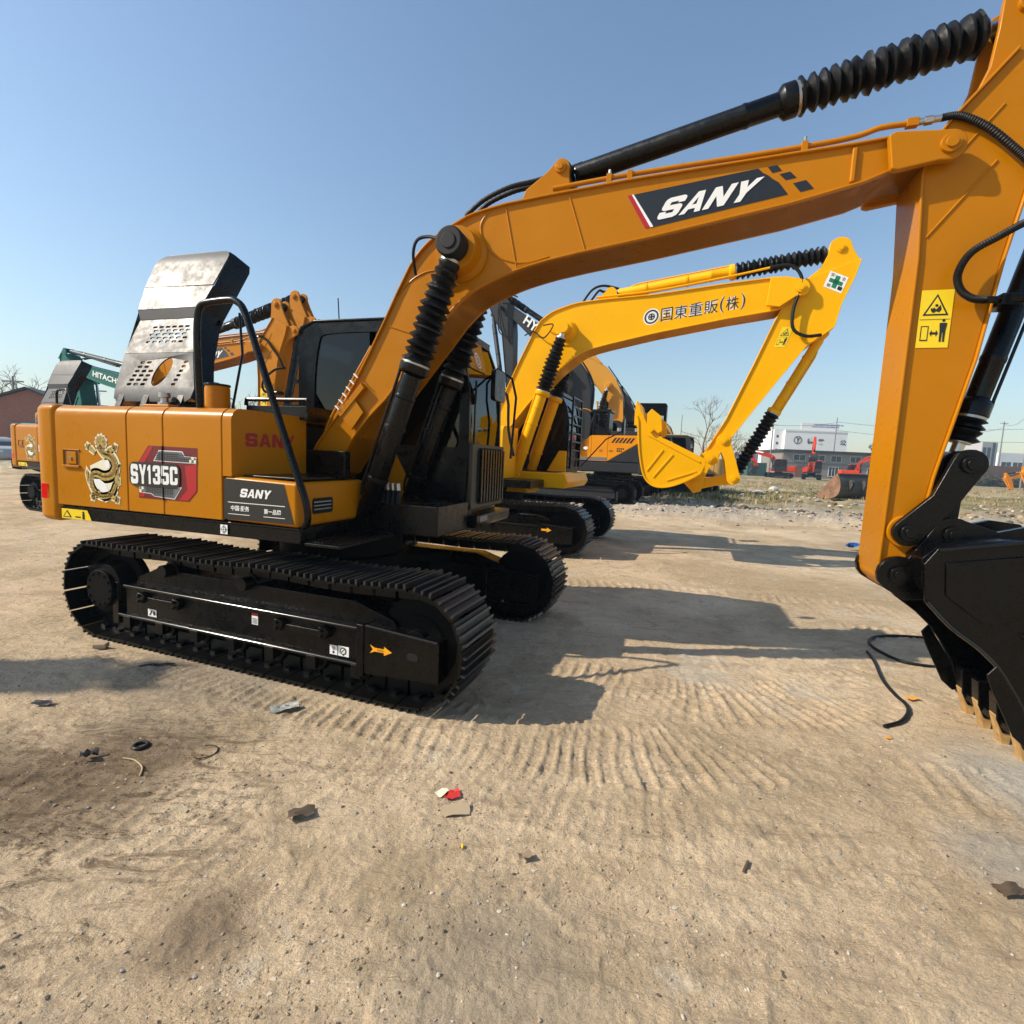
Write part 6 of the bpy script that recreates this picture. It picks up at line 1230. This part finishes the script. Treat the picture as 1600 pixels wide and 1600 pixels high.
mb = MB(); mb.tube([(.085*math.cos(t), .085*math.sin(t), .006) for t in [-2.0+4.1*i/12 for i in range(13)]], .004, 6); litter('wire_loop', 'thin open wire loop on the dirt left of centre', 'wire', (320, 1176), mb, RUB, 0)
mb = MB(); mb.obox((0, 0, .008), Vector((1, 0, 0)), Vector((0, 1, 0)), Vector((0, 0, 1)), .05, .006, .006); litter('stick', 'short dark stick on the open dirt right of centre', 'stick', (1165, 1357), mb, mat('bark', (.1, .065, .04), .95), .002, .9)
mb = MB(); mb.cyl((0, 0, .008), (0, .03, .008), .006, 8); litter('bottle_cap', 'tiny yellow tube on the dirt below the red packet', 'tube', (722, 1330), mb, YVN, 0)
mb = MB(); mb.obox((0, 0, .03), Vector((.9, .2, 0)), Vector((-.2, .9, 0)), Vector((0, 0, 1)), .07, .05, .03); litter('brick_piece', 'broken dirt-coloured brick piece beside the rear of the near track', 'brick', (158, 1018), mb, ST[0], 0, bev=.01)
def ground_hose(name, label, pts, r, m, sm=10):
    P = []
    for p in pts: q = gnd(*p); P.append(Vector((q.x, q.y, 0)))
    P = catmull(P, sm); z = height(np.array([p.x for p in P]), np.array([p.y for p in P]))
    z = np.convolve(np.pad(z, 8, mode='edge'), np.ones(17)/17, mode='valid')
    for p, k in zip(P, z): p.z = float(k)+r*1.0
    mb = MB(); mb.tube(P, r, 10); tag(mb.build(name, m), label, 'hose')
ground_hose('hose', 'black rubber hose in a wide loop lying behind the bucket', [(1446, 998), (1400, 995), (1366, 997), (1358, 1006), (1372, 1018), (1405, 1034), (1440, 1042), (1490, 1048)], .013, RUB)
ground_hose('hose', 'short black hose trailing toward the camera with a hooked end', [(1355, 1019), (1366, 1035), (1378, 1062), (1397, 1085), (1414, 1100), (1419, 1113), (1408, 1128), (1382, 1136)], .012, RUB)
ground_hose('cable', 'thin dry wire curving across the oil stained dirt', [(192, 1183), (210, 1186), (222, 1197), (218, 1212)], .004, mat('straw_wire', (.4, .3, .16), .8), 6)
p = gnd(1352, 862); mb = crumple(.55, .35, 6, .13, 21); o = mb.build('tarp', mat('blue_sheet', (.012, .11, .40), .4, var=.2)); o.location = (p.x-.05, p.y, hz(p.x, p.y)+.01); tag(o, 'crumpled blue plastic sheet on the ground left of the amber arm', 'tarp')
# ------------------------------------------------------------------ loose loader bucket in the field
def loader_bucket():
    p = gnd(1330, 789); root = thing('loader_bucket', 'large rusty steel loader bucket lying in the field left of the amber arm', 'bucket', (p.x, p.y, hz(p.x, p.y)), R(8))
    S = mat('worn_bucket_steel', (.075, .072, .066), .5, metal=.3, var=.35, dust=.35); RU = mat('rusty_inside', (.25, .135, .08), .85, var=.5, vscale=4)
    back = sm2([(-1.15, .02), (-.6, .0), (.0, .03), (.35, .25), (.45, .6), (.38, 1.0), (.20, 1.30)], 4)
    mb = MB(); off = []
    for i, q in enumerate(back):
        a = back[max(i-1, 0)]; b = back[min(i+1, len(back)-1)]; d = Vector((b[0]-a[0], b[1]-a[1])).normalized(); off.append((q[0]-d.y*.03, q[1]+d.x*.03))
    W = 1.35
    f = lambda a: a
    mb = MB(); mb.quadstrip(back, off, -W, W); sh = mb.build('bucket_shell', S, root, rz=R(-82))
    for yy in (-W, W-.03):
        mb = MB(); mb.prism(back+[(-.05, 1.12), (-.9, .15)], yy-.001, yy+.031); mb.build('side_plate', RU if yy < 0 else S, root, rz=R(-82), bev=.008)
    for yy in (-.75, -.62, .1, .62, .75):
        mb = MB(); mb.prism([(.30, .2), (.48, .45), (.62, .75), (.58, .95), (.42, 1.0)], yy-.025, yy+.025); mb.build('mounting_lug', S, root, rz=R(-82), bev=.01)
    mb = MB(); mb.box(.1, .3, -W, W, 1.24, 1.32); mb.build('top_rim', S, root, rz=R(-82), bev=.01)
loader_bucket()
# ------------------------------------------------------------------ buildings and yard objects, far
CONC = mat('grey_render', (.24, .225, .20), .9, var=.12, vscale=.4); WALLW = mat('white_wall', (.82, .82, .82), .8, var=.05, vscale=.2)
DARKW = mat('dark_window', (.03, .035, .045), .15); ROOFD = mat('dark_roof', (.045, .045, .05), .7, var=.2); BRK = mat('brown_wall', (.20, .115, .085), .9, var=.25, vscale=.5)
FRW = mat('white_frame', (.7, .7, .7), .5)
def brick():
    m = D.materials.new('red_brick'); m.use_nodes = True; n = m.node_tree; b = n.nodes['Principled BSDF']; t = n.nodes.new('ShaderNodeTexBrick'); tc = n.nodes.new('ShaderNodeTexCoord'); mp = n.nodes.new('ShaderNodeMapping')
    mp.inputs['Rotation'].default_value = (R(90), 0, 0); n.links.new(tc.outputs['Object'], mp.inputs[0]); n.links.new(mp.outputs[0], t.inputs[0])
    t.inputs[1].default_value = (.36, .13, .08, 1); t.inputs[2].default_value = (.28, .10, .065, 1); t.inputs[3].default_value = (.35, .28, .23, 1); t.inputs['Scale'].default_value = 4; t.inputs['Mortar Size'].default_value = .012
    n.links.new(t.outputs[0], b.inputs[0]); b.inputs['Roughness'].default_value = .9; return m
BRICK = brick()
def window(parent, x0, x1, z0, z1, y, rz=0, mull=1, fw=.08):
    "window on a wall facing -y in the building's own frame"
    mb = MB(); mb.box(x0, x1, y-.03, y-.005, z0, z1); w_ = mb.build('window', DARKW, parent)
    mb = MB()
    for a, b, c, d in ((x0-fw, x1+fw, z1, z1+fw), (x0-fw, x1+fw, z0-fw, z0), (x0-fw, x0, z0, z1), (x1, x1+fw, z0, z1)): mb.box(a, b, y-.06, y-.004, c, d)
    for k in range(1, mull+1): xm = x0+(x1-x0)*k/(mull+1); mb.box(xm-fw*.4, xm+fw*.4, y-.05, y-.03, z0, z1)
    mb.build('window_frame', FRW, w_)
def white_block():
    d = 150; a = at(1221, 740, d); b = at(1314, 740, d); W = b.x-a.x; root = thing('office_building', 'white multi storey building with black lettering and a round logo high on its front', 'building', (a.x, d, 0), R(-4))
    mb = MB(); mb.box(0, W, 0, 14, 0, 13.2); wl = mb.build('wall', WALLW, root)
    mb = MB(); mb.box(-2.6, 0, 1.2, 14, 0, 13.6); mb.build('wall', WALLW, root)
    mb = MB(); mb.box(-.15, W+.15, -.15, .15, 13.2, 13.6); mb.build('parapet', WALLW, root)
    for k in range(8): x = 1.6+k*2.05; window(root, x, x+1.5, 5.6, 6.5, 0, mull=2, fw=.05)
    for k in range(8): x = 1.6+k*2.05; window(root, x, x+1.5, 2.2, 3.2, 0, mull=2, fw=.05)
    for k in range(4): mb = MB(); mb.box(-1.9, -1.3, 1.16, 1.25, 5.2+2.0*k, 5.9+2.0*k); mb.build('window', DARKW, root)
    mb = MB(); n = 26; cx, cz = 3.6, 10.6
    v = []
    for k in range(n): t = 2*math.pi*k/n; v += [(cx+1.15*math.cos(t), -.06, cz+1.15*math.sin(t)), (cx+.93*math.cos(t), -.06, cz+.93*math.sin(t))]
    mb.add(v, [(2*k, 2*k+1, (2*k+3) % (2*n), (2*k+2) % (2*n)) for k in range(n)])
    text_in(mb, 'Y', [(cx-.7, -.07, cz-.85), (cx+.6, -.07, cz-.85), (cx+.85, -.07, cz+.8), (cx-.5, -.07, cz+.8)], 0, 0, .03); mb.build('logo', BVN, root)
    mb = MB()
    for ch, x in (('德', 6.2), ('業', 9.2), ('公', 15.3)): text_in(mb, ch, [(x, -.07, 9.6), (x+1.7, -.07, 9.6), (x+1.7, -.07, 11.2), (x, -.07, 11.2)], 0, 0, .03)
    mb.build('lettering', BVN, root)
    mb = MB(); mb.box(4.4, W-2.3, .4, .6, 13.75, 15.6)
    for k in range(7): mb.box(4.6+1.6*k, 4.72+1.6*k, .42, .55, 13.6, 13.76)
    sg = mb.build('roof_sign', WHT, root)
    mb = MB()
    rg = random.Random(3)
    for k in range(18): x = 8.0+.45*k; mb.box(x, x+rg.uniform(.2, .36), .37, .395, 15.0, 15.35)
    for k in range(15): x = 7.4+.5*k; mb.box(x, x+rg.uniform(.25, .4), .37, .395, 14.5, 14.75)
    mb.build('sign_lines', [mat('sign_line_blue', (.08, .08, .3), .5)], sg)
white_block()
def grey_block():
    d = 100; a = at(1221, 740, d); W = at(1392, 740, d).x-a.x; root = thing('workshop_building', 'low grey two storey building with a dark flat roof and white framed windows', 'building', (a.x, d, 0), R(-3))
    mb = MB(); mb.box(0, W, 0, 10, 0, 5.2); mb.build('wall', CONC, root)
    mb = MB(); mb.box(-.6, W+.6, -.8, 10.5, 5.5, 5.75); mb.build('roof', ROOFD, root)
    mb = MB(); mb.box(-.02, W, -.05, 0, 3.15, 3.35); mb.build('floor_band', mat('band', (.16, .15, .14), .9), root)
    mb = MB(); mb.box(0, W, .3, 9, 5.2, 5.5); mb.build('eaves', CONC, root)
    for x, w_ in ((2.0, 2.2), (5.6, 2.2), (9.0, 1.9), (12.6, 1.9), (16.2, 1.9), (18.6, 1.6)): window(root, x, x+w_, 3.75, 4.85, -.0, mull=1, fw=.06)
    for x, w_ in ((8.8, 1.7), (12.6, 2.0), (16.0, 1.6)): window(root, x, x+w_, 1.0, 2.7, -.0, mull=2, fw=.1)
    mb = MB(); mb.box(2.5, 4.5, -.06, -.004, .1, 2.6); mb.build('door', mat('rust_door', (.2, .09, .06), .8), root)
grey_block()
def box_thing(name, label, cat, px0, px1, d, z0, z1, m, depth=2.5, rz=0, ribs=0, base=0):
    a = at(px0, 740, d); b = at(px1, 740, d); mb = MB(); W = b.x-a.x; mb.box(0, W, 0, depth, z0, z1)
    for k in range(ribs): x = W*(k+.5)/ribs; mb.box(x-.05, x+.05, -.05, 0, z0+.1, z1-.1)
    o = mb.build(name, m, bev=.03); o.location = (a.x, d, base); o.rotation_euler.z = rz; return tag(o, label, cat)
box_thing('container', 'dark green shipping container behind the red excavators', 'container', 1167, 1197, 95, .4, 2.9, mat('container_green', (.03, .10, .08), .6, var=.1), ribs=8)
box_thing('container', 'rust red container behind the lowered red boom', 'container', 1118, 1160, 92, .4, 2.6, mat('container_rust', (.24, .07, .045), .7, var=.2), ribs=9)
box_thing('shed', 'pale blue metal shed behind the green container', 'shed', 1138, 1182, 112, .3, 5.0, mat('pale_blue_sheet', (.28, .38, .52), .6), ribs=10, depth=5)
box_thing('boundary_wall', 'long brown wall across the far yard between the yellow bucket and the grey building', 'wall', 1075, 1232, 118, .2, 2.4, BRK, depth=.3)
box_thing('boundary_wall', 'brown overgrown wall at the far right behind the small orange excavators', 'wall', 1500, 1720, 95, .2, 4.3, BRK, depth=.3)
box_thing('tower_block', 'grey concrete building with tall dark window strips, right of the amber arm', 'building', 1529, 1553, 150, 0, 12.5, mat('pale_concrete', (.42, .42, .42), .9), depth=8)
o = D.objects['tower_block']
for x in (.3, 1.6):
    mb = MB(); mb.box(x, x+.9, -.05, -.004, 3.5, 7.0); mb.build('window', DARKW, o); mb = MB(); mb.box(x, x+.9, -.05, -.004, 7.6, 11.0); mb.build('window', DARKW, o)
mb = MB(); mb.box(3.0, 3.5, -.3, -.004, 0, 12.4); mb.build('pilaster', DARKW, o)
a = at(1556, 740, 160); root = thing('factory_building', 'long low white building with wide dark windows at the far right', 'building', (a.x, 160, 0))
mb = MB(); mb.box(0, 22, 0, 12, 0, 10.2); mb.build('wall', WALLW, root)
for k in range(5): window(root, 1.2+3.6*k, 4.2+3.6*k, 5.0, 7.4, 0, mull=1, fw=.12)
# brick shed at the left
def shed():
    a = at(-40, 700, 36); root = thing('brick_shed', 'red brick shed with dark gabled roof at the left edge', 'shed', (a.x, 36, 0), R(20))
    mb = MB(); mb.prism([(0, -.2), (6.2, -.2), (6.2, 3.6), (3.1, 4.9), (0, 3.6)], 0, 9); mb.build('wall', BRICK, root)
    mb = MB(); mb.strip([(-.4, 3.45), (3.1, 4.95), (6.6, 3.45)], .14, -.35, 9.4); mb.build('roof', ROOFD, root)
    mb = MB(); mb.box(2.0, 4.0, -.08, -.004, .0, 2.6); mb.build('door', mat('grey_door', (.16, .17, .18), .6), root)
    mb = MB(); mb.box(6.2, 13.0, 2.0, 8.6, -.2, 2.9); mb.build('annex_wall', mat('dark_brick', (.12, .06, .045), .9, var=.2), root)
    mb = MB(); mb.prism([(6.1, 2.9), (13.4, 2.9), (13.4, 3.05), (6.1, 3.75)], 1.7, 8.9); mb.build('annex_roof', ROOFD, root)
shed()
# silver car at the left edge
def car():
    p = at(-18, 700, 28.5); root = thing('parked_car', 'silver grey car parked at the left edge in front of the brick shed', 'car', (p.x, 28.5, 0), R(-20)); P_ = mat('silver_car_paint', (.40, .40, .40), .4, spec=.4)
    prof = sm2([(-2.2, .45), (-2.2, .85), (-1.9, 1.0), (-1.5, 1.05), (-.9, 1.45), (.5, 1.47), (1.1, 1.05), (1.9, .95), (2.2, .8), (2.25, .4)], 3)
    mb = MB(); mb.prism(prof+[(2.0, .28), (-2.0, .28)], -.85, .85); b = mb.build('body', P_, root, bev=.10, seg=3)
    mb = MB(); gl = [(-1.38, 1.06), (-.88, 1.40), (.46, 1.42), (.98, 1.06)]; mb.prism(gl, -.86, .86); mb.build('side_window', DARKW, root)
    mb = MB(); mb.add([(.52, -.7, 1.46), (.52, .7, 1.46), (1.12, .75, 1.09), (1.12, -.75, 1.09)], [(0, 1, 2, 3)]); mb.build('windshield', DARKW, root)
    for x in (-1.35, 1.4):
        for y in (-.88, .7): mb = MB(); mb.cyl((x, y, .33), (x, y+.2, .33), .33, 24); wh = mb.build('wheel', RUB, root, bev=.03); mb = MB(); mb.cyl((x, y-.008, .33), (x, y+.208, .33), .2, 20); mb.build('rim', STEEL, wh)
    for y in (-.6, .6): mb = MB(); mb.box(2.1, 2.24, y-.2, y+.2, .68, .82); mb.build('headlight', mat('lamp_lens', (.7, .68, .6), .2), root, bev=.04)
car()
# ------------------------------------------------------------------ poles, cables
POLE = mat('pole_grey', (.20, .19, .18), .8); WIRE = mat('wire_black', (.02, .02, .022), .7)
POLES = {}
def pole(key, px, ytop, d, r, label, arms=0, lamp=False, lattice=False):
    a = at(px, 740, d); t = at(px, ytop, d); root = thing('lamp_post' if lamp else 'utility_pole', label, 'lamp post' if lamp else 'utility pole', (a.x, d, 0))
    mb = MB(); mb.cyl((0, 0, -.3), (0, 0, t.z), r, 10, r1=r*.6); mb.build('pole', POLE, root); POLES[key] = (a.x, d, t.z)
    for k in range(arms): mb = MB(); mb.box(-.9, .9, -.06, .06, t.z-.5-.9*k, t.z-.38-.9*k); mb.build('cross_arm', POLE, root)
    if lamp: mb = MB(); mb.tube([(0, 0, t.z-.1), (.5, 0, t.z+.15), (1.3, 0, t.z+.25)], .05, 6); mb.build('arm', POLE, root); mb = MB(); mb.prism(rrect(1.1, 1.9, t.z+.18, t.z+.32, .06, 3), -.12, .12); mb.build('lamp_head', POLE, root)
pole('a', 1299, 652, 108, .13, 'thin pole rising in front of the white building', 0); pole('b', 1201, 660, 100, .16, 'utility pole left of the white building beside the black bellows', 1)
pole('c', 1558, 658, 120, .18, 'slim pole in front of the low white building at the right', 1); pole('d', 1597, 640, 90, .16, 'pole with a wide cross arm at the right edge', 1)
pole('e', 28, 588, 45, .12, 'utility pole over the brick shed roof at the left', 1); pole('f', 145, 614, 60, .09, 'curved street lamp under the green boom', 0, True); pole('g', 1059, 648, 70, .07, 'thin pole beside the tan excavator', 0)
def cable(a, b, sag, label, r=.03):
    A = Vector(a); B = Vector(b); mb = MB(); mb.tube([A.lerp(B, t/16)-Vector((0, 0, sag*4*(t/16)*(1-t/16))) for t in range(17)], r, 5); tag(mb.build('cable', WIRE), label, 'cable')
def ptc(k, dz=-.4): x, y, z = POLES[k]; return (x, y, z+dz)
e1 = at(1700, 665, 100); cable(ptc('b'), ptc('a', -1.0), .4, 'upper cable from the pole by the bellows to the pole before the white building')
cable(ptc('a', -.9), e1, 1.2, 'cable crossing behind the amber arm from the thin pole'); cable(ptc('a', -2.6), at(1700, 690, 100), 1.0, 'lower cable crossing behind the amber arm')
cable(ptc('c', -.5), ptc('d', -.4), 1.2, 'cable between the two poles at the right'); cable(at(1380, 676, 130), ptc('c', -1.5), 1.5, 'cable from behind the amber arm to the right slim pole'); cable(ptc('d', -.5), at(1680, 600, 60), .5, 'cable rising past the right edge')
cable(ptc('g', -2.2), ptc('b', -1.6), 1.4, 'long low cable behind the yellow arm'); cable(at(-80, 628, 45), ptc('e', -.4), .5, 'cable at the left edge'); cable(ptc('e', -.4), at(330, 640, 70), 1.5, 'cable from the left pole past the green boom', .03)
# ------------------------------------------------------------------ trees
BARK = mat('grey_twig_bark', (.16, .125, .10), .95)
def bare_tree(label, px, d, h, spread, seed, group='bare trees behind the yard', trunk=.16):
    rg = random.Random(seed); a = at(px, 740, d); root = thing('bare_tree', label, 'tree', (a.x, d, 0), 0, group); tk = MB(); cr = MB()
    def grow(p, dr, L, r, lv, mb):
        n = 3; pts = [p]
        for i in range(n): dr = (dr+Vector((rg.gauss(0, .13), rg.gauss(0, .13), rg.gauss(.02, .08)))).normalized(); pts.append(pts[-1]+dr*(L/n))
        mb.tube(pts, r, 5 if lv < 2 else 3)
        if lv >= 5 or L < .25: return
        for k in range(3 if lv > 0 else 4):
            q = pts[rg.choice((2, 3)) if lv else rg.choice((1, 2, 3))]; an = rg.uniform(.3, .75)*spread; ax = dr.orthogonal(); ax.rotate(Matrix.Rotation(rg.random()*6.3, 3, dr)); nd = dr.copy(); nd.rotate(Matrix.Rotation(an, 3, ax)); nd.z += .08
            grow(q, nd.normalized(), L*rg.uniform(.58, .8), max(r*.58, .010), lv+1, cr)
    grow(Vector((0, 0, -.2)), Vector((0, 0, 1)), h*.36, trunk, 0, tk)
    tk.build('trunk', BARK, root); cr.build('crown', BARK, root)
bare_tree('bare winter tree above the brick shed roof at the left', 52, 48, 9.5, 1.1, 1)
bare_tree('bare tree low between the raised engine cover and the amber exhaust stub', 366, 55, 9.0, 1.15, 2); bare_tree('thin bare tree just left of the foreground cab', 452, 60, 8.5, 1.0, 3)
bare_tree('bare tree behind the yellow bucket and arm', 1092, 62, 10.0, 1.1, 4); bare_tree('smaller bare tree right of the yellow arm', 1150, 66, 9.0, 1.1, 5); bare_tree('bare tree far left behind the green excavator', 120, 70, 9, 1.1, 8)
def leafy(label, px, d, z0, z1, w_, seed, n=2600, name='evergreen_tree', s=.22):
    rg = random.Random(seed); a = at(px, 740, d); root = thing(name, label, 'tree' if 'tree' in name else 'shrub', (a.x, d, 0)); mb = MB()
    mb.tube([(0, 0, -.2), (.1, 0, z0+.5), (0, .1, (z0+z1)/2)], .16, 7); mb.build('trunk', BARK, root); mb = MB(); cl = [(rg.uniform(-.7, .7)*w_, rg.uniform(-.7, .7)*w_, rg.uniform(z0+.15*(z1-z0), z1-.2*(z1-z0)), rg.uniform(.3, .5)*w_) for _ in range(16)]
    for i in range(n):
        c = rg.choice(cl); v = Vector((rg.gauss(0, 1), rg.gauss(0, 1), rg.gauss(0, .9))).normalized()*c[3]*rg.random()**.35; p = Vector(c[:3])+v; u = Vector((rg.gauss(0, 1), rg.gauss(0, 1), rg.gauss(0, 1))).normalized(); q = u.orthogonal().normalized()*s*rg.uniform(.5, 1)
        u = u*s*rg.uniform(.6, 1.2); mb.add([p-u, p+q, p+u, p-q], [(0, 1, 2, 3)], rg.randrange(2))
    mb.build('crown', [mat('leaf_dark', (.035, .045, .018), .8), mat('leaf_brown', (.085, .065, .03), .85)], root)
leafy('dark bushy evergreen tree left of the amber arm above the grey roof', 1376, 112, 3.0, 10.2, 2.6, 7)
for k, (px, dd, h) in enumerate(((1530, 92, 3.4), (1548, 93, 2.6), (1572, 92, 2.9), (1590, 93, 2.2), (1610, 92, 3.2))):
    leafy('brown %s shrub against the brown wall, %s' % (['tall', 'low', 'broad', 'small', 'thick'][k], ['nearest the amber arm', 'second from the amber arm', 'behind the raised far bucket', 'behind the grounded far bucket', 'at the picture edge'][k]), px, dd, .2, h, 1.5, 30+k, 700, 'shrub', .16)
for k, (u, v, s_) in enumerate(((1185, 769, .5), (1208, 765, .35), (1160, 772, .3), (1195, 775, .28))):
    p = gnd(u, v+8); rg = random.Random(50+k); mb = MB(); n = 9
    mb.lathe((0, 0, -.05), (0, 0, s_*.5), [(0, s_*.8), (.4, s_*.75), (.8, s_*.5), (1, s_*.2)], n, wob=.25, rg=rg); o = mb.build('rubble_block', mat('pale_rubble', (.5, .47, .42), .9, var=.15)); o.location = (p.x, p.y, hz(p.x, p.y)); tag(o, 'pale %s rubble lump in the grass below the yellow bucket link' % ('largest', 'flat', 'leftmost', 'lowest')[k], 'rubble', 'rubble lumps in the grass')
# ------------------------------------------------------------------ thin spring haze in the air
mb = MB(); mb.box(-330, 330, -60, 420, -2.0, 45); hzo = mb.build('haze', mat('haze_air', (1, 1, 1)), ang=10); structure(hzo, 'stuff')
n = MATS['haze_air'].node_tree; n.nodes.clear(); o_ = n.nodes.new('ShaderNodeOutputMaterial'); v_ = n.nodes.new('ShaderNodeVolumePrincipled')
v_.inputs['Color'].default_value = (.62, .82, 1, 1); v_.inputs['Density'].default_value = .0010; v_.inputs['Anisotropy'].default_value = .2; n.links.new(v_.outputs[0], o_.inputs['Volume'])
